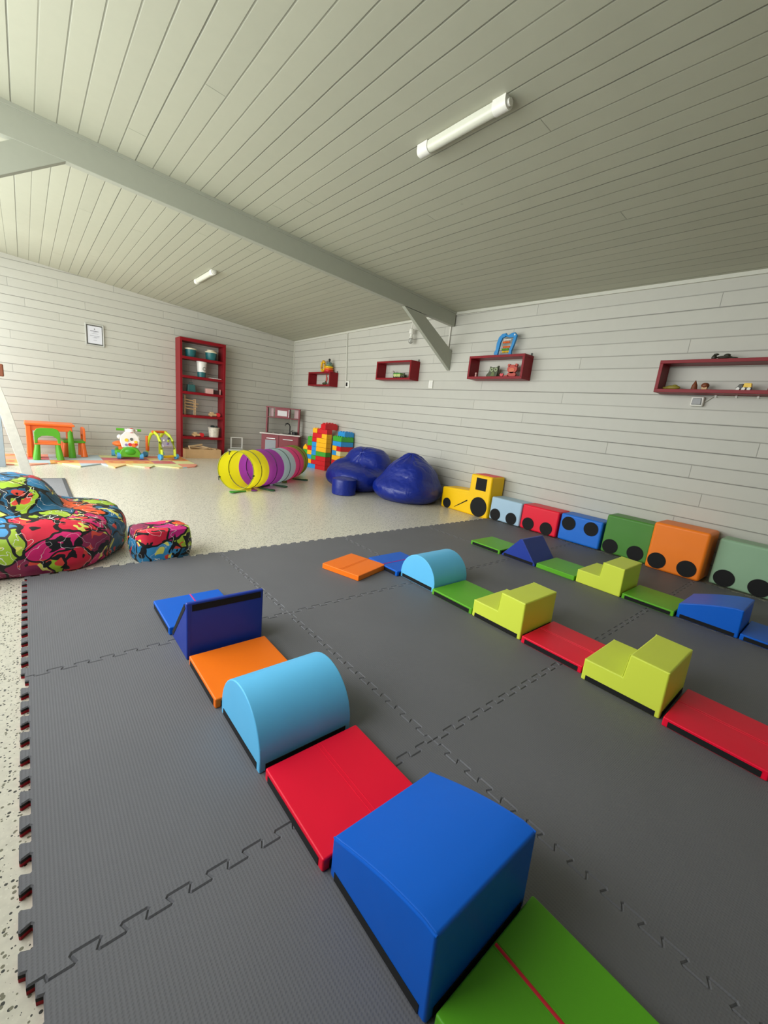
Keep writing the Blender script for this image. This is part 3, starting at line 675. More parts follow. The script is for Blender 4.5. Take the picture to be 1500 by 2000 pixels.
def simple(name, label, cat, parts, loc, rz=0, group=None):
    t = thing(name, label, cat, loc, rz, group)
    for nm, mb, mt in parts: mb.done(nm, mt, t)
    return t
# shelf 1
t = thing('toy_ring', 'yellow toy ring standing on top of the corner wall shelf', 'toy', (W - 0.10, 4.03, 1.668))
MB().tube([(0.02 * math.cos(a), 0.085 * math.cos(a), 0.105 + 0.085 * math.sin(a)) for a in [2 * PI * k / 24 for k in range(24)]], 0.02, 8, closed=True).done('ring', plain('mustard_plastic', 'dba526', 0.4), t)
for k in range(8):
    a = 2 * PI * k / 8; MB().ball((0.02 * math.cos(a) - 0.012, 0.085 * math.cos(a), 0.105 + 0.085 * math.sin(a)), (0.014, 0.02, 0.02), 8).done('bead', M['yellowp'] if k % 2 else MATS['mustard_plastic'], t)
t = thing('stacking_toy', 'stacking cone toy of coloured rings on the corner wall shelf', 'toy', (W - 0.09, 3.85, 1.668))
for k, (r_, c_) in enumerate([(0.085, M['redp']), (0.08, M['orangep']), (0.072, M['yellowp']), (0.06, plain('sage_plastic', '6c8a6a', 0.4)), (0.045, plain('grey_green_plastic', '5f7470', 0.4))]):
    MB().lathe([(r_ * 0.85, 0.002), (r_, 0.012), (r_, 0.022), (r_ * 0.85, 0.033)], (0, 0, k * 0.034), 24).done('stack_ring', c_, t)
MB().cyl((0, 0, 0.17), (0, 0, 0.20), 0.014).ball((0, 0, 0.21), 0.02, 12).done('knob', M['blackplastic'], t)
t = thing('toy_figure', 'small dark plant-like toy inside the corner wall shelf', 'toy', (W - 0.09, 3.96, 1.455))
MB().ball((0, 0.02, 0.022), (0.03, 0.05, 0.022), 12).ball((0, -0.03, 0.035), (0.02, 0.02, 0.035), 12).done('body', M['olive'], t)
MB().ball((0, -0.055, 0.10), (0.015, 0.022, 0.05), 10).ball((0, -0.045, 0.16), (0.012, 0.018, 0.02), 10).done('red_top', M['coral'], t)
# shelf 2
t = thing('toy_train', 'small green and pale yellow toy train inside the second wall shelf', 'toy', (W - 0.10, 1.96, 1.561))
for k in range(2): MB().lo((-0.03, -0.035 - 0.075 * k + 0.06, 0.012), (0.03, 0.035 - 0.075 * k + 0.06, 0.055)).done('wagon', plain('pale_lime_wood', 'b9c77a', 0.5), t, bevel=0.004)
MB().lo((-0.033, -0.052, 0.055), (0.033, 0.10, 0.07)).done('roof', plain('leaf_green_wood', '3f8a2e', 0.5), t, bevel=0.003)
MB().lo((-0.025, -0.13, 0.012), (0.025, -0.055, 0.045)).cyl((0, -0.10, 0.04), (0, -0.10, 0.07), 0.012).done('engine', M['olive'], t)
for k in range(5): MB().cyl((-0.034, 0.08 - 0.045 * k, 0.012), (0.034, 0.08 - 0.045 * k, 0.012), 0.012, seg=14).done('wheel', M['blackplastic'], t)
t = thing('toy_figure', 'tiny white wire figure beside the green toy train', 'toy', (W - 0.07, 2.13, 1.561))
MB().cyl((0, 0, 0), (0, 0, 0.07), 0.018, 0.01).ball((0, 0, 0.09), 0.02, 12).tube([(0, -0.03, 0.05), (0, 0, 0.075), (0, 0.035, 0.10)], 0.005, 6).done('body', plain('pale_grey_toy', 'b5aca6', 0.5), t)
# shelf 3
zb = 1.569
t = thing('owl_figure', 'dark green wooden owl figure with round eyes inside the third wall shelf', 'figure', (W - 0.09, 0.36, zb))
MB().prism([(0.075, 0), (-0.06, 0), (-0.07, 0.05), (-0.075, 0.125), (-0.045, 0.108), (0.01, 0.108), (0.04, 0.118), (0.045, 0.065), (0.085, 0.02)], -0.012, 0.012, 'yz').done('body', M['olive'], t, bevel=0.003)
for s_ in (-1, 1):
    e = MB().cyl((-0.016, -0.018 + 0.027 * s_, 0.082), (-0.011, -0.018 + 0.027 * s_, 0.082), 0.022, seg=20).done('eye', plain('sage_eye', '9aa87c', 0.5), t)
    MB().cyl((-0.018, -0.018 + 0.027 * s_, 0.082), (-0.0155, -0.018 + 0.027 * s_, 0.082), 0.011, seg=16).done('pupil', M['olive'], e)
MB().prism([(0.02, 0.01), (-0.03, 0.01), (-0.03, 0.05), (0.0, 0.06)], -0.015, -0.011, 'yz').done('belly', plain('moss_paint', '5b6a2c', 0.5), t)
t = thing('bear_figure', 'coral red wooden bear-shaped figure at the right end of the third wall shelf', 'figure', (W - 0.09, 0.105, zb))
bp = MB()
for (y, z, ry, rz_) in [(0, 0.085, 0.062, 0.045), (0, 0.025, 0.055, 0.03), (0.045, 0.125, 0.016, 0.016), (-0.045, 0.125, 0.016, 0.016), (0.06, 0.01, 0.03, 0.012)]:
    bp.prism([(y + ry * math.cos(2 * PI * k / 22), max(0, z + rz_ * math.sin(2 * PI * k / 22))) for k in range(22)], -0.012, 0.012, 'yz')
bp.done('body', M['coral'], t)
MB().prism([(0.035 * math.cos(2 * PI * k / 22), 0.075 + 0.022 * math.sin(2 * PI * k / 22)) for k in range(22)], -0.015, -0.011, 'yz').done('muzzle', plain('light_coral', 'cf6a44', 0.5), t)
t = thing('heart_figure', 'small red heart ornament between owl and bear figures', 'ornament', (W - 0.09, 0.235, zb))
MB().prism([(0, 0.0), (0.02, 0.018), (0.024, 0.032), (0.012, 0.042), (0, 0.034), (-0.012, 0.042), (-0.024, 0.032), (-0.02, 0.018)], -0.008, 0.008, 'yz').done('heart', M['redp'], t)
t = thing('toy_figure', 'tiny pink figure at the left end of the third wall shelf', 'toy', (W - 0.12, 0.575, zb))
MB().cyl((0, 0, 0), (0, 0, 0.03), 0.012, 0.008).ball((0, 0, 0.04), 0.012, 10).done('body', M['pinkp'], t)
# abacus on top of shelf 3
t = thing('toy_abacus', 'blue animal-shaped toy abacus with coloured beads, standing on the third wall shelf', 'abacus', (W - 0.085, 0.235, 1.797))
FR = plain('abacus_blue', '1583c4', 0.35)
outer = [(0.135, 0.0), (0.15, 0.035), (0.13, 0.07), (0.128, 0.14), (0.11, 0.20), (0.07, 0.235), (0.02, 0.24), (-0.01, 0.215), (-0.05, 0.235), (-0.09, 0.24), (-0.12, 0.21), (-0.115, 0.17), (-0.10, 0.11), (-0.08, 0.05), (-0.085, 0.0)]
MB().prism([outer[i] for i in range(7)] + [(0.02, 0.205), (0.06, 0.19), (0.08, 0.14), (0.09, 0.06), (0.10, 0.0)], -0.014, 0.014, 'yz').done('frame_back', FR, t, bevel=0.005)
MB().prism([(-0.01, 0.215), (-0.05, 0.235), (-0.09, 0.24), (-0.12, 0.21), (-0.115, 0.17), (-0.10, 0.11), (-0.08, 0.05), (-0.085, 0.0), (-0.045, 0.0), (-0.05, 0.06), (-0.07, 0.12), (-0.08, 0.19), (-0.03, 0.19), (0.02, 0.205), (0.02, 0.23)], -0.014, 0.014, 'yz').done('frame_head', FR, t, bevel=0.005)
MB().lo((-0.02, -0.08, 0.0), (0.02, 0.11, 0.016)).done('foot', FR, t, bevel=0.004)
MB().cyl((-0.016, -0.095, 0.215), (-0.013, -0.095, 0.215), 0.009, seg=14).done('eye', M['white'], t)
bc = [M['yellowp'], M['greenp'], M['yellowp'], M['orangep'], M['whitep']]
for k, z in enumerate((0.045, 0.07, 0.095, 0.145, 0.17)):
    MB().cyl((0, -0.06, z), (0, 0.09, z), 0.002, seg=6).done('rod', M['metal'], t)
    for q_ in range(5): MB().ball((0, -0.04 + 0.019 * q_ + (0.01 if k % 2 else 0), z), (0.011, 0.0095, 0.011), 10).done('bead', bc[(k + (1 if k in (2,) else 0)) % 5], t)
# shelf 4
zb = 1.459
t = thing('toy_animal', 'green and brown toy crocodile-like figure at the left of the right wall shelf', 'toy', (W - 0.10, -1.47, zb))
MB().ball((0, 0, 0.018), (0.022, 0.055, 0.018), 14).ball((0, 0.045, 0.015), (0.012, 0.03, 0.01), 10).ball((0, -0.012, 0.032), (0.012, 0.02, 0.01), 10).done('body', plain('mustard_moss', '8c7f2c', 0.5), t)
t = thing('toy_figure', 'pointed brown tree-like toy inside the right wall shelf', 'toy', (W - 0.10, -1.62, zb))
MB().cyl((0, 0, 0.0), (0, 0, 0.04), 0.024, 0.018, 14).cyl((0, 0, 0.038), (0, 0, 0.075), 0.018, 0.002, 12).done('body', M['brown'], t)
t = thing('toy_house', 'little toy hut with brown roof inside the right wall shelf', 'toy', (W - 0.10, -1.69, zb))
MB().lo((-0.018, -0.018, 0), (0.018, 0.018, 0.03)).done('wall', M['wood'], t, bevel=0.002)
MB().ball((0, 0, 0.035), (0.028, 0.028, 0.022), 14).done('roof', M['brown'], t)
t = thing('toy_truck', 'yellow and black toy truck inside the right wall shelf', 'toy', (W - 0.11, -1.935, zb))
MB().lo((-0.018, -0.045, 0.012), (0.018, 0.045, 0.022)).done('chassis', M['blackplastic'], t)
MB().prism([(-0.045, 0.022), (0.005, 0.022), (0.002, 0.052), (-0.04, 0.052)], -0.018, 0.018, 'yz').done('load_bed', M['yellowp'], t, bevel=0.002)
MB().prism([(0.008, 0.022), (0.042, 0.022), (0.03, 0.045), (0.008, 0.048)], -0.016, 0.016, 'yz').done('cab', M['mount'], t, bevel=0.002)
for y in (-0.032, 0.0, 0.032): MB().cyl((-0.021, y, 0.011), (0.021, y, 0.011), 0.011, seg=14).done('wheel', M['white'], t)
t = thing('toy_animal', 'dark long toy animal lying on top of the right wall shelf', 'toy', (W - 0.10, -1.75, 1.684))
MB().ball((0, 0.05, 0.02), (0.016, 0.018, 0.02), 12).ball((0, 0.04, 0.042), (0.01, 0.018, 0.008), 10).ball((0, -0.015, 0.02), (0.016, 0.05, 0.012), 12).ball((0, -0.03, 0.034), (0.012, 0.022, 0.012), 10).ball((0, -0.065, 0.012), (0.01, 0.035, 0.008), 10).done('body', plain('dark_moss_plastic', '2d2a1c', 0.5), t)

# ------------------------------------------------------------------ sockets, conduits, lamps
t = thing('wall_socket', 'white double socket with black face below the vertical white cable duct', 'socket', (W, 3.36, 1.478))
MB().box((-0.012, 0, 0), (0.024, 0.10, 0.115)).done('plate', M['white'], t, bevel=0.012)
MB().box((-0.026, 0.005, 0), (0.006, 0.045, 0.06)).done('socket_face', M['blackplastic'], t, bevel=0.004)
MB().cyl((-0.01, 0.05, 0.05), (-0.01, 0.12, 0.84), 0.011, seg=10).done('cable_duct', M['trim'], t)
t = thing('light_switch', 'white double light switch below the second wall shelf', 'switch', (W, 1.405, 1.492))
MB().box((-0.006, 0, 0), (0.012, 0.075, 0.105)).done('plate', M['white'], t, bevel=0.004)
for s_ in (-1, 1): MB().box((-0.014, 0.018 * s_, 0), (0.006, 0.030, 0.07)).done('rocker', M['whitep'], t, bevel=0.002)
t = thing('wall_socket', 'white socket with grey flap lid under the right wall shelf', 'socket', (W, -1.645, 1.378))
MB().box((-0.018, 0, 0), (0.036, 0.088, 0.075)).done('plate', M['white'], t, bevel=0.008)
MB().prism([(-0.034, -0.026), (0.034, -0.026), (0.030, 0.024), (-0.028, 0.026)], -0.044, -0.034, 'yz').done('flap_lid', plain('smoky_grey', '6e6f6a', 0.25), t, bevel=0.004)
MB().tube([(-0.008, -0.045, 0.0), (-0.008, -0.07, 0.02), (-0.008, -0.10, 0.048), (-0.008, -0.5, 0.044)], 0.005, 8).done('cable', M['trim'], t)
for y in (-0.11, -0.24, -0.37): MB().box((-0.008, y, 0.046), (0.016, 0.012, 0.018)).done('cable_clip', M['white'], t)
t = thing('cable_duct', 'short white cable duct in the triangle behind the knee brace', 'cable duct', (W - 0.012, 1.17, 1.90))
MB().cyl((0, 0, 0), (0, 0, 0.43), 0.011, seg=10).done('pipe', M['white'], t)
MB().box((0, -0.03, -0.0), (0.02, 0.03, 0.025)).done('bracket', M['blackplastic'], t, bevel=0.003)
t = thing('bulb_holder', 'bare bulb in a white holder hanging near the knee brace', 'lamp', (4.19, 1.82, 2.02))
cz = ceil_z(4.19, 1.82) - 2.02
MB().cyl((0, 0, 0.19), (0, 0, cz), 0.006, seg=8).done('flex', M['white'], t)
MB().lathe([(0.012, 0.20), (0.03, 0.19), (0.036, 0.16), (0.034, 0.135), (0.018, 0.12), (0.018, 0.10), (0.026, 0.085), (0.03, 0.07)][::-1], seg=20).done('holder', M['white'], t)
gm = N('clear_bulb_glass'); gm.rough(0.08); gm.base((0.75, 0.75, 0.7)); gm.b.inputs['Transmission Weight'].default_value = 0.7
MB().ball((0, 0, 0.04), (0.033, 0.033, 0.04), 18).done('bulb', gm.m, t)
MB().cyl((0, 0, 0.015), (0, 0, 0.07), 0.010, seg=10).done('bulb_core', M['silver'], t)
def tube_lamp(x, y0, y1, label):
    z = ceil_z(x, (y0 + y1) / 2); t = thing('ceiling_tube_lamp', label, 'lamp', (x, (y0 + y1) / 2, z), 0, 'unlit tube lamps on the ceiling'); hl = abs(y1 - y0) / 2
    t.rotation_euler = (0, math.atan((ceil_z(0, y0) - ceil_z(1, y0))), 0)
    MB().lo((-0.022, -hl + 0.01, -0.02), (0.022, hl - 0.01, 0.004)).done('base', M['white'], t, bevel=0.004)
    def prof(r, zc): return [(r * math.cos(PI * k / 12), zc - r * math.sin(PI * k / 12)) for k in range(13)]
    MB().prism([(0.026, -0.004)] + prof(0.026, -0.022) + [(-0.026, -0.004)], -hl + 0.06, hl - 0.06, 'xz').done('diffuser', plain('frosted_diffuser', 'd3d3c2', 0.3), t)
    for s_ in (-1, 1):
        MB().prism([(0.030, -0.0)] + prof(0.030, -0.022) + [(-0.030, -0.0)], s_ * (hl - 0.075), s_ * hl, 'xz').done('end_cap', M['white'], t)
        MB().cyl((0, s_ * hl, -0.026), (0, s_ * (hl + 0.012), -0.026), 0.016, seg=14).done('cap_plug', M['white'], t)
tube_lamp(1.862, -0.655, -1.235, 'unlit white tube lamp on the ceiling nearest the viewer')
tube_lamp(1.872, 3.52, 2.84, 'unlit white tube lamp on the ceiling beyond the beam')

# ------------------------------------------------------------------ framed certificate
t = thing('framed_certificate', 'small silver framed certificate hanging on the boarded back wall', 'picture', (0.934, D - 0.002, 1.765))
hw, hh = 0.118, 0.156
for nm, a, b in (('frame_rail', (-hw, -0.02, hh - 0.016), (hw, 0, hh)), ('frame_rail', (-hw, -0.02, -hh), (hw, 0, -hh + 0.016)), ('frame_rail', (-hw, -0.0205, -hh), (-hw + 0.016, 0, hh)), ('frame_rail', (hw - 0.016, -0.0205, -hh), (hw, 0, hh))):
    MB().lo(a, b).done(nm, M['silver'], t, bevel=0.003)
MB().lo((-hw + 0.01, -0.008, -hh + 0.01), (hw - 0.01, -0.002, hh - 0.01)).done('mount', M['mount'], t, smooth=False)
pp = MB().lo((-hw + 0.030, -0.010, -hh + 0.034), (hw - 0.028, -0.0085, hh - 0.032)).done('paper', M['paper'], t, smooth=False)
MB().cyl((0, -0.0108, 0.085), (0, -0.0098, 0.085), 0.008, seg=16).done('crest', M['ink'], pp)
for z, x0_, x1_, h_ in ((0.055, -0.055, 0.05, 0.008), (0.038, -0.02, 0.03, 0.003), (0.02, -0.04, 0.045, 0.003), (-0.012, -0.06, 0.06, 0.004), (-0.028, -0.01, 0.055, 0.004), (-0.04, -0.03, 0.03, 0.003), (-0.075, -0.02, 0.02, 0.003)):
    MB().lo((x0_, -0.0108, z - h_ / 2), (x1_, -0.0098, z + h_ / 2)).done('text_line', M['ink'], pp, smooth=False)

# ------------------------------------------------------------------ bookcase
bx0, bx1, by0, by1, bh = 2.055, 2.80, 5.03, D - 0.016, 1.945
t = thing('bookcase', 'tall narrow dark red open bookcase against the back wall', 'bookcase', (bx0, by0, FZ))
wd, dp = bx1 - bx0, by1 - by0; hh = bh - FZ; th = 0.035
MB().lo((0, 0, 0), (th, dp, hh)).done('side_panel', M['darkred'], t, bevel=0.002)
MB().lo((wd - th, 0, 0), (wd, dp, hh)).done('side_panel', M['darkred'], t, bevel=0.002)
MB().lo((th, 0, hh - 0.05), (wd - th, dp, hh)).done('top_panel', M['darkred'], t, bevel=0.002)
for z in (1.655, 1.352, 1.092, 0.705, 0.338):
    MB().lo((th, 0, z - FZ - 0.042), (wd - th, dp, z - FZ)).done('shelf', M['darkred'], t, bevel=0.002)
def tub(x, y, z, r, h, lid, label, extra=False):
    t = thing('food_tub', label, 'tub', (x, y, z))
    MB().lathe([(r * 0.82, 0), (r * 0.86, 0.005), (r, h)], seg=26).done('tub_body', M['teal'], t)
    MB().lathe([(r * 1.05, h), (r * 1.07, h + 0.004), (r * 1.05, h + 0.02), (r * 0.8, h + 0.026)], seg=26).done('lid', M['cream'], t)
    if extra: MB().lathe([(r * 0.7, h + 0.026), (r * 0.72, h + 0.045), (r * 0.5, h + 0.05)], seg=26).done('lid_knob', M['cream'], t)
tub(2.245, 5.13, 1.655, 0.088, 0.12, 0, 'teal tub with cream lid, left on the top bookcase shelf')
tub(2.58, 5.13, 1.655, 0.095, 0.12, 0, 'teal tub with stacked cream lid, right on the top bookcase shelf', True)
t = thing('toy_bucket', 'white and teal bucket on the second bookcase shelf', 'bucket', (2.425, 5.13, 1.352))
MB().lathe([(0.062, 0), (0.066, 0.004), (0.070, 0.085)], seg=28).done('bucket_base', M['teal'], t)
MB().lathe([(0.070, 0.085), (0.080, 0.235), (0.085, 0.24), (0.085, 0.256), (0.02, 0.258)], seg=28).done('bucket_body', M['whitep'], t)
MB().tube([(0.078 * math.cos(a), -0.078 * math.sin(a) * 1.0 - 0.001, 0.14 + 0.028 * math.sin(b)) for a, b in [(math.radians(70 - 22 * math.cos(2 * PI * k / 20)), 2 * PI * k / 20) for k in range(20)]], 0.003, 6, closed=True).done('printed_oval', M['blackplastic'], t)
t = thing('white_tray', 'thin white tray lying at the right of the second bookcase shelf', 'tray', (2.64, 5.12, 1.352))
MB().lo((-0.10, -0.06, 0), (0.10, 0.06, 0.012)).done('tray_plate', M['whitep'], t, bevel=0.003)
t = thing('toy_case', 'dark teal toy case on the left of the third bookcase shelf', 'toy', (2.25, 5.13, 1.092))
MB().prism([(-0.065, 0), (0.065, 0), (0.055, 0.12), (-0.055, 0.12)], -0.05, 0.05, 'xz').done('case_body', plain('dull_teal', '2c5e5c', 0.5), t, bevel=0.006)
MB().tube([(-0.03, 0, 0.118), (-0.03, 0, 0.15), (0.03, 0, 0.15), (0.03, 0, 0.118)], 0.006, 8).done('handle', MATS['dull_teal'], t)
t = thing('pink_box', 'pale pink box beside a dark box on the third bookcase shelf', 'box', (2.545, 5.10, 1.092))
MB().lo((-0.06, -0.05, 0), (0.055, 0.05, 0.085)).done('carton', M['pinkp'], t, bevel=0.003)
t = thing('dark_basket', 'dark basket with pale corner post on the third bookcase shelf', 'basket', (2.67, 5.13, 1.092))
MB().lo((-0.06, -0.05, 0), (0.06, 0.05, 0.07)).done('basket_body', plain('dark_brown_weave', '3a1614', 0.7), t, bevel=0.004)
MB().lo((0.045, -0.058, 0), (0.06, -0.05, 0.09)).done('post', M['pinkp'], t)
t = thing('bead_frame', 'wooden construction toy of pegged posts and rods on the fourth bookcase shelf', 'toy', (2.23, 5.12, 0.705))
for k, (x, h_) in enumerate(((-0.085, 0.32), (0.075, 0.27), (0.09, 0.27), (-0.07, 0.32))):
    p = MB().cyl((x, 0.02 * (k % 2), 0), (x, 0.02 * (k % 2), h_), 0.009, seg=10).done('post', M['wood2'], t)
    for q_ in range(9): MB().cyl((x, 0.02 * (k % 2) - 0.010, 0.02 + q_ * h_ / 9.5), (x, 0.02 * (k % 2) - 0.007, 0.02 + q_ * h_ / 9.5), 0.004, seg=8).done('peg_hole', M['brown'], p)
for z, x1_ in ((0.245, 0.08), (0.20, 0.14), (0.15, 0.12), (0.10, 0.10)): MB().cyl((-0.085, -0.005, z + 0.01), (x1_, -0.005, z - 0.01), 0.008, seg=10).done('rod', M['wood'], t)
def wooden_car(x, z, label, red_right=True):
    t = thing('wooden_toy_car', label, 'toy car', (x, 5.10, z))
    MB().lo((-0.08, -0.04, 0.012), (0.05, 0.04, 0.05)).done('body', M['wood'], t, bevel=0.01)
    MB().lo((-0.06, -0.035, 0.05), (0.0, 0.035, 0.075)).done('cab', M['wood2'], t, bevel=0.008)
    for x_ in (0.075,): MB().cyl((x_, -0.045, 0.034), (x_, 0.03, 0.034), 0.034, seg=22).done('wheel', M['redp'], t)
    MB().cyl((-0.05, -0.043, 0.016), (-0.05, 0.043, 0.016), 0.016, seg=16).done('wheel', M['wood2'], t)
wooden_car(2.62, 0.705, 'light wooden toy car with red wheel, right end of the fourth bookcase shelf')
wooden_car(2.34, 0.338, 'light wooden toy car with red wheel beside the white bucket')
t = thing('toy_bucket', 'white patterned bucket with dark things on top, on the lowest bookcase shelf', 'bucket', (2.635, 5.12, 0.338))
MB().lathe([(0.075, 0), (0.08, 0.004), (0.092, 0.155), (0.098, 0.16), (0.098, 0.175), (0.03, 0.177)], seg=28).done('bucket_body', plain('patterned_cream', 'd5cdbd', 0.5, noise_scale=26, var=0.45), t)
MB().ball((-0.02, 0, 0.19), (0.04, 0.04, 0.02), 12).ball((0.05, 0, 0.185), (0.025, 0.03, 0.016), 12).done('contents', plain('dark_contents', '20302e', 0.6), t)
t = thing('wooden_crate', 'open wooden crate on the floor of the bookcase', 'crate', (2.39, 5.02, FZ))
cw, cd, ch = 0.30, 0.14, 0.155
MB().lo((-cw, -cd, 0), (cw, -cd + 0.012, ch)).done('front_panel', M['wood'], t, bevel=0.002)
MB().lo((-cw, cd - 0.012, 0), (cw, cd, ch)).done('back_panel', M['wood'], t, bevel=0.002)
for s_ in (-1, 1): MB().lo((s_ * cw, -cd + 0.012, 0), (s_ * (cw - 0.012), cd - 0.012, ch)).done('side_panel', M['wood'], t, bevel=0.002)
MB().lo((-cw + 0.012, -cd + 0.012, 0), (cw - 0.012, cd - 0.012, 0.01)).done('bottom_panel', M['wood'], t)
rng = random.Random(4)
posns = [(-0.10, -0.03, 0.212, 0.24, 8), (0.06, 0.0, 0.186, 0.20, -12), (0.18, 0.03, 0.160, 0.16, -8), (-0.20, -0.04, 0.165, 0.09, 70), (0.02, -0.07, 0.155, 0.2, 10), (-0.05, 0.04, 0.172, 0.24, -4)]
lab = ['long pale wooden block lying tilted on top of the crate pile', 'pale wooden block leaning right of centre in the crate', 'pale wooden block at the right end of the crate', 'short pale wooden block standing at the left end of the crate', 'pale wooden block along the crate front rim', 'pale wooden block at the back of the crate']
for (x, y, z, L, rt), lb_ in zip(posns, lab):
    o = MB().box((0, 0, 0), (L, 0.035, 0.022)).done('wooden_block', M['wood2'], bevel=0.002); o.location = (2.39 + x, 5.02 + y, FZ + z); o.rotation_euler = (0, math.radians(-rt), math.radians(rt * 2)); tag(o, lb_, 'wooden block', 'wooden blocks in the crate')
MB_low = MB().lo((-cw + 0.014, -cd + 0.014, 0.012), (cw - 0.014, cd - 0.014, 0.125)); o = MB_low.done('wooden_pieces', M['wood2'], smooth=False); o.location = (2.39, 5.02, FZ); tag(o, 'heap of small pale wooden pieces filling the crate', 'wooden pieces'); o['kind'] = 'stuff'

# ------------------------------------------------------------------ white drawing stand
t = thing('white_toy_stand', 'low white box with an upright white frame between bookcase and toy kitchen', 'toy stand', (3.05, 5.12, FZ))
MB().lo((-0.16, -0.10, 0.0), (0.13, 0.10, 0.155)).done('box', M['whitep'], t, bevel=0.004)
MB().lo((-0.145, -0.08, 0.155), (0.115, 0.08, 0.165)).done('tray', M['paint'], t)
for nm, a, b in (('frame_post', (-0.105, 0.0, 0.15), (-0.085, 0.02, 0.375)), ('frame_post', (0.105, 0.0, 0.15), (0.125, 0.02, 0.375)), ('frame_rail', (-0.105, -0.001, 0.36), (0.125, 0.021, 0.378)), ('frame_rail', (-0.085, 0.001, 0.17), (0.105, 0.019, 0.185))):
    MB().lo(a, b).done(nm, M['whitep'], t, bevel=0.002)

# ------------------------------------------------------------------ toy kitchen (stands diagonally in the corner)
K = M['darkred2']
ka = -math.atan2(0.42, 0.585); kw = 0.72; kd = 0.33
t = thing('toy_kitchen', 'dark red toy kitchen with white worktop standing across the back corner', 'toy kitchen', (3.445, 4.92, FZ), ka)
MB().lo((0.01, 0.0, 0.0), (kw - 0.01, kd, 0.492)).done('cabinet_body', K, t, bevel=0.003)
MB().lo((-0.025, -0.02, 0.492), (kw + 0.015, kd, 0.512)).done('worktop', M['pinkp'] if False else plain('white_worktop', 'dcd2cb', 0.4), t, bevel=0.004)
d1 = MB().lo((0.03, -0.012, 0.06), (kw * 0.46, 0.0, 0.475)).done('oven_door', K, t, bevel=0.003)
MB().lo((0.085, -0.0145, 0.16), (kw * 0.46 - 0.05, -0.011, 0.385)).done('oven_window', M['glass'], d1, smooth=False)
MB().lo((0.11, -0.035, 0.41), (kw * 0.46 - 0.06, -0.025, 0.422)).lo((0.11, -0.03, 0.41), (0.12, -0.01, 0.422)).lo((kw * 0.46 - 0.07, -0.03, 0.41), (kw * 0.46 - 0.06, -0.01, 0.422)).done('handle', M['metal'], d1)
d2 = MB().lo((kw * 0.48, -0.012, 0.06), (kw - 0.02, 0.0, 0.475)).done('cupboard_door', K, t, bevel=0.003)
MB().lo((kw * 0.48 + 0.07, -0.035, 0.41), (kw - 0.12, -0.025, 0.422)).lo((kw * 0.48 + 0.07, -0.03, 0.41), (kw * 0.48 + 0.08, -0.01, 0.422)).lo((kw - 0.13, -0.03, 0.41), (kw - 0.12, -0.01, 0.422)).done('handle', M['metal'], d2)
for x in (0.04, kw - 0.07): MB().lo((x, kd - 0.12, 0.512), (x + 0.03, kd, 1.0)).done('upright', K, t, bevel=0.003)
MB().lo((0.035, kd - 0.14, 0.985), (kw - 0.035, kd, 1.005)).done('top_board', K, t, bevel=0.003)
MB().lo((0.07, kd - 0.14, 0.80), (kw - 0.07, kd, 0.815)).done('shelf', K, t, bevel=0.003)
mw = MB().lo((0.21, kd - 0.15, 0.815), (0.49, kd, 0.985)).done('microwave', K, t, bevel=0.003)
MB().lo((0.26, kd - 0.154, 0.845), (0.44, kd - 0.149, 0.945)).done('microwave_window', plain('pale_window', 'c9c6c4', 0.3), mw, smooth=False)
MB().lo((0.475, kd - 0.17, 0.83), (0.482, kd - 0.15, 0.97)).done('handle', M['metal'], mw)
for x0_, x1_ in ((0.09, 0.16), (kw - 0.16, kw - 0.075)): MB().lo((x0_, kd - 0.02, 0.82), (x1_, kd - 0.008, 0.98)).done('back_panel', plain('pink_white_panel', 'd9b9b9', 0.5), t, smooth=False)
fc = MB().lathe([(0.03, 0), (0.03, 0.012), (0.014, 0.02), (0.012, 0.05)], (0.50, 0.24, 0.512), 18).tube([(0.50, 0.24, 0.55), (0.50, 0.24, 0.66), (0.485, 0.225, 0.70), (0.455, 0.20, 0.715), (0.425, 0.17, 0.70), (0.42, 0.165, 0.665)], 0.011, 10).done('faucet', M['blackplastic'], t)
MB().tube([(0.51, 0.24, 0.555), (0.56, 0.25, 0.585)], 0.006, 8).done('faucet_lever', M['blackplastic'], fc)
MB().lathe([(0.075, 0), (0.085, 0.004), (0.085, 0.008), (0.03, 0.006)], (0.46, 0.13, 0.512), 26).done('sink', M['mount'], t)
MB().lathe([(0.05, 0), (0.055, 0.05), (0.05, 0.055)], (0.61, 0.14, 0.512), 20).done('pot', M['blackplastic'], t)
for x in (0.13, 0.27): MB().lathe([(0.055, 0), (0.055, 0.004), (0.01, 0.005)], (x, 0.14, 0.512), 24).done('hob_plate', M['blackplastic'], t)

# ------------------------------------------------------------------ printed play mat and toys on it
zig = [(-0.30, 4.02), (0.06, 3.96), (0.33, 4.17), (0.55, 3.84), (0.80, 4.10), (0.92, 3.76), (1.08, 4.02), (1.32, 3.74), (1.42, 3.94), (1.70, 3.74), (1.95, 3.86), (2.03, 4.02), (2.03, 4.95), (-0.30, 4.95)]
o = MB().prism([(x - 0.86, y - 4.4) for x, y in zig], 0.0, 0.016, 'xy').done('play_mat', M['play'], bevel=0.003); o.location = (0.86, 4.4, FZ); tag(o, 'pastel printed children play mat with zigzag front edge by the back wall', 'play mat')
PZ = FZ + 0.016
t = thing('toy_table', 'orange plastic children table with one green leg showing', 'table', (0.30, 4.83, PZ))
MB().lo((-0.27, -0.24, 0.43), (0.27, 0.24, 0.46)).done('tabletop', M['orangep'], t, bevel=0.012)
MB().lo((-0.24, -0.21, 0.36), (0.24, 0.21, 0.43)).done('apron', M['orangep'], t, bevel=0.006)
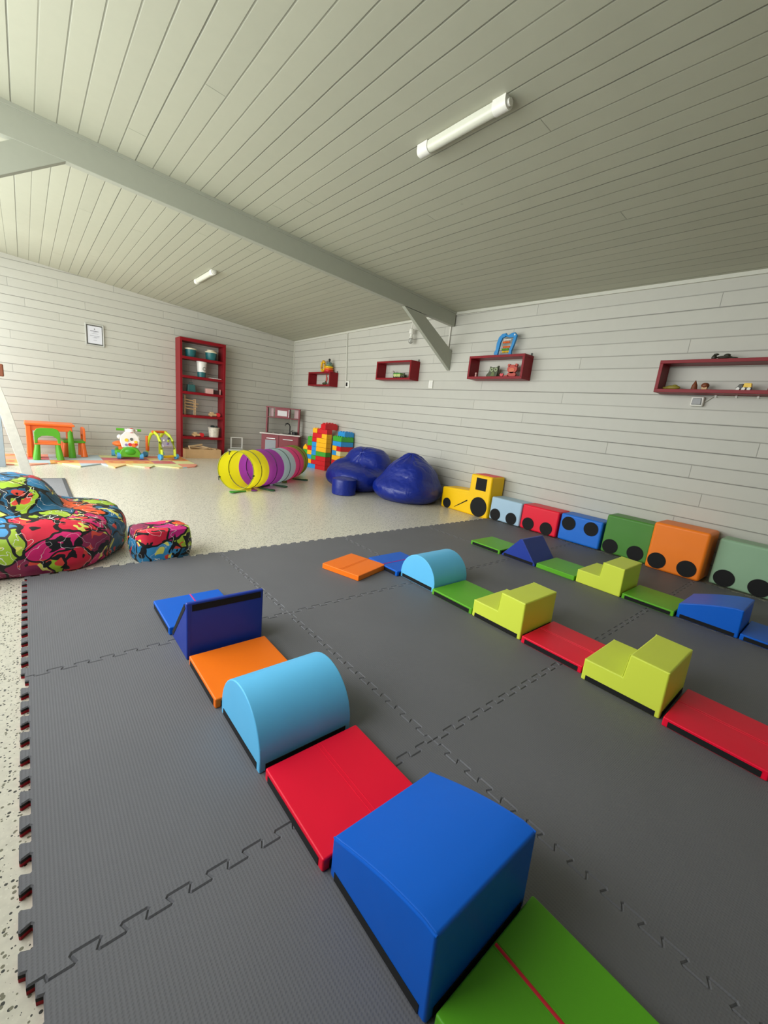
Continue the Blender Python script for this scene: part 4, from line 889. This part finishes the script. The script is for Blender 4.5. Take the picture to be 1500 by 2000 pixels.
for sx_, sy_ in ((-1, -1), (1, -1), (-1, 1), (1, 1)):
    c_ = M['greenp'] if (sx_, sy_) == (1, -1) else M['orangep']
    if (sx_, sy_) == (-1, -1): MB().lo((-0.26, -0.23, 0), (-0.205, -0.17, 0.43)).done('leg', c_, t, bevel=0.01)
    else: MB().cyl((sx_ * 0.225, sy_ * 0.195, 0), (sx_ * 0.215, sy_ * 0.185, 0.38), 0.045, 0.028, 22).done('leg', c_, t)
def toy_chair(x, y, rz, cb, cs, cl, label):
    t = thing('toy_chair', label, 'chair', (x, y, PZ), rz, 'plastic chairs at the toy table')
    MB().lo((-0.14, -0.13, 0.20), (0.14, 0.13, 0.235)).done('seat', cs, t, bevel=0.012)
    for sx_ in (-1, 1):
        for sy_ in (-1, 1): MB().cyl((sx_ * 0.125, sy_ * 0.11, 0), (sx_ * 0.105, sy_ * 0.10, 0.205), 0.042, 0.026, 22).done('leg', cl, t)
    pts = [(-0.135, 0.22), (-0.135, 0.36), (-0.11, 0.405), (-0.06, 0.42), (0.06, 0.42), (0.11, 0.405), (0.135, 0.36), (0.135, 0.22), (0.105, 0.22), (0.10, 0.28), (0.06, 0.315), (0, 0.322), (-0.06, 0.315), (-0.10, 0.28), (-0.105, 0.22)]
    MB().prism(pts, -0.135, -0.108, 'xz').done('backrest', cb, t, bevel=0.006)
toy_chair(0.255, 4.50, 0, M['greenp'], M['orangep'], M['greenp'], 'green plastic toy chair with orange seat, back to the viewer in front of the table')
toy_chair(0.555, 4.84, math.radians(93), M['orangep'], M['greenp'], M['orangep'], 'orange plastic toy chair with green seat at the right side of the table')
# ride-on
t = thing('ride_on_toy', 'green and white ride-on toy with orange seat and blue wheels on the play mat', 'ride-on toy', (1.235, 4.62, PZ), math.radians(-8))
MB().prism([(-0.13, 0.035), (0.13, 0.035), (0.135, 0.10), (0.10, 0.16), (0.04, 0.185), (-0.04, 0.185), (-0.10, 0.16), (-0.135, 0.10)], -0.11, -0.02, 'xz').done('front_body', M['greenp'], t, bevel=0.012)
MB().ball((0, -0.112, 0.115), (0.07, 0.014, 0.045), 18).done('headlight_panel', plain('bright_green_plastic', '3f9c1c', 0.3), t)
MB().lo((-0.20, -0.03, 0.05), (0.02, 0.34, 0.13)).done('rear_body', M['greenp'], t, bevel=0.03)
MB().ball((-0.12, 0.16, 0.205), (0.11, 0.15, 0.045), 20).lo((-0.15, 0.04, 0.12), (-0.06, 0.26, 0.2)).done('seat', M['orangep'], t)
pan = MB().prism([(-0.105, 0.17), (0.115, 0.17), (0.13, 0.28), (0.10, 0.36), (0.03, 0.44), (-0.05, 0.42), (-0.12, 0.34), (-0.13, 0.27)], -0.06, -0.01, 'xz').done('play_panel', M['whitep'], t, bevel=0.014)
for x, z, r_, c_ in ((0.0, 0.22, 0.024, M['redp']), (0.05, 0.21, 0.03, M['orangep']), (-0.045, 0.285, 0.024, M['yellowp']), (0.02, 0.30, 0.02, M['mount']), (0.075, 0.26, 0.022, M['yellowp']), (-0.05, 0.215, 0.018, M['purplep']), (0.08, 0.225, 0.02, M['redp'])):
    MB().cyl((x, -0.072, z), (x, -0.058, z), r_, seg=18).done('button', c_, pan)
for x in (-0.13, 0.10): MB().ball((x, -0.03, 0.325), (0.035, 0.03, 0.035), 14).done('side_knob', M['whitep'], t)
MB().cyl((0.02, -0.04, 0.40), (0.02, -0.035, 0.45), 0.05, seg=22).cyl((-0.06, -0.02, 0.43), (0.10, -0.02, 0.43), 0.018, seg=12).done('handlebar_hub', M['whitep'], t)
MB().ball((0.025, -0.065, 0.43), (0.036, 0.016, 0.036), 18).done('horn', M['redp'], t)
for a, b in ((-0.17, -0.07), (0.09, 0.15)): MB().cyl((a, -0.015, 0.435), (b, -0.015, 0.435), 0.018, seg=14).done('grip', M['greenp'], t)
for x, y in ((-0.145, -0.07), (0.145, -0.07), (-0.22, 0.27), (0.05, 0.27)):
    wh = MB().cyl((x - 0.025, y, 0.048), (x + 0.025, y, 0.048), 0.048, seg=24).done('wheel', M['bluep'], t)
    MB().cyl((x - 0.028, y, 0.048), (x + 0.028, y, 0.048), 0.022, seg=18).done('hub', M['limep'], wh)
# activity walker
t = thing('activity_walker', 'lime yellow arched baby walker with orange handle and blue wheels beside the bookcase', 'baby walker', (1.69, 4.70, PZ), math.radians(24))
for s_ in (-1, 1):
    pts = [(s_ * 0.115, -0.16 + 0.0, 0.045), (s_ * 0.115, -0.15, 0.16), (s_ * 0.11, -0.11, 0.28), (s_ * 0.10, -0.04, 0.37), (s_ * 0.095, 0.05, 0.41), (s_ * 0.095, 0.13, 0.37), (s_ * 0.10, 0.18, 0.27), (s_ * 0.11, 0.20, 0.14), (s_ * 0.115, 0.205, 0.045)]
    MB().tube(pts, 0.022, 10, flat=(0.018, 0.026)).done('side_arch', M['limep'], t)
MB().cyl((-0.12, 0.06, 0.415), (0.12, 0.06, 0.415), 0.02, seg=14).done('handle', M['orangep'], t)
MB().lo((-0.10, -0.165, 0.03), (0.10, -0.12, 0.065)).done('front_bar', M['yellowp'], t, bevel=0.01)
MB().lo((-0.13, 0.17, 0.1), (-0.09, 0.22, 0.34)).done('rear_strut', M['orangep'], t, bevel=0.012)
pn = MB().box((0, -0.10, 0.27), (0.17, 0.03, 0.16), Matrix.Rotation(math.radians(-28), 3, 'X')).done('play_panel', plain('lilac_white', 'c5bccb', 0.4), t, bevel=0.01)
for x, z, c_ in ((-0.04, 0.30, M['whitep']), (0.03, 0.29, M['limep']), (0.0, 0.25, M['purplep']), (0.05, 0.33, M['mount'])): MB().ball((x, -0.125 + (z - 0.27) * 0.5, z), (0.02, 0.01, 0.02), 12).done('button', c_, pn)
for x in (-0.14, 0.14):
    for y in (-0.155, 0.205): MB().cyl((x - 0.018, y, 0.045), (x + 0.018, y, 0.045), 0.045, seg=24).done('wheel', M['bluep'], t)

# ------------------------------------------------------------------ entrance: rug, strip of painted sunlight, bowed board
t = thing('entrance_rug', 'grey speckled rug partly behind the graffiti bean bag', 'rug', (-0.12, 2.3, FZ))
MB().lo((-0.42, -0.72, 0.0), (0.45, 0.70, 0.008)).done('pile', M['rug'], t, smooth=False)
MB().lo((0.435, -0.72, 0.0), (0.465, 0.715, 0.009)).lo((-0.42, 0.70, 0.0), (0.45, 0.715, 0.009)).done('border', M['rugedge'], t)
t = thing('sunlit_floor_strip', 'white strip standing in for sunlight on the floor behind the graffiti bean bag', 'sunlit_patch', (-0.30, 3.22, FZ))
MB().lo((-0.3, -0.06, 0.0), (0.31, 0.06, 0.012)).done('strip', M['whitep'], t, bevel=0.003)  # bright floor sunlight by the doorway, put in as a thin white slab
t = thing('leaning_board', 'pale bowed board leaning at the left edge near the doorway', 'board', (0.02, 3.06, FZ))
m = MB(); prof = [(0.020, 0.0), (0.0, 0.10), (-0.035, 0.28), (-0.085, 0.52), (-0.14, 0.78), (-0.21, 1.05)]
A = [(x - 0.045, z) for x, z in prof]; B = [(x + 0.045, z) for x, z in prof][::-1]
m.prism(A + B, -0.01, 0.01, 'xz').done('plank', M['plank'], t, bevel=0.003)
MB().box((-0.19, -0.01, 1.09), (0.18, 0.05, 0.12)).done('end_cap', M['brown'], t, bevel=0.01)
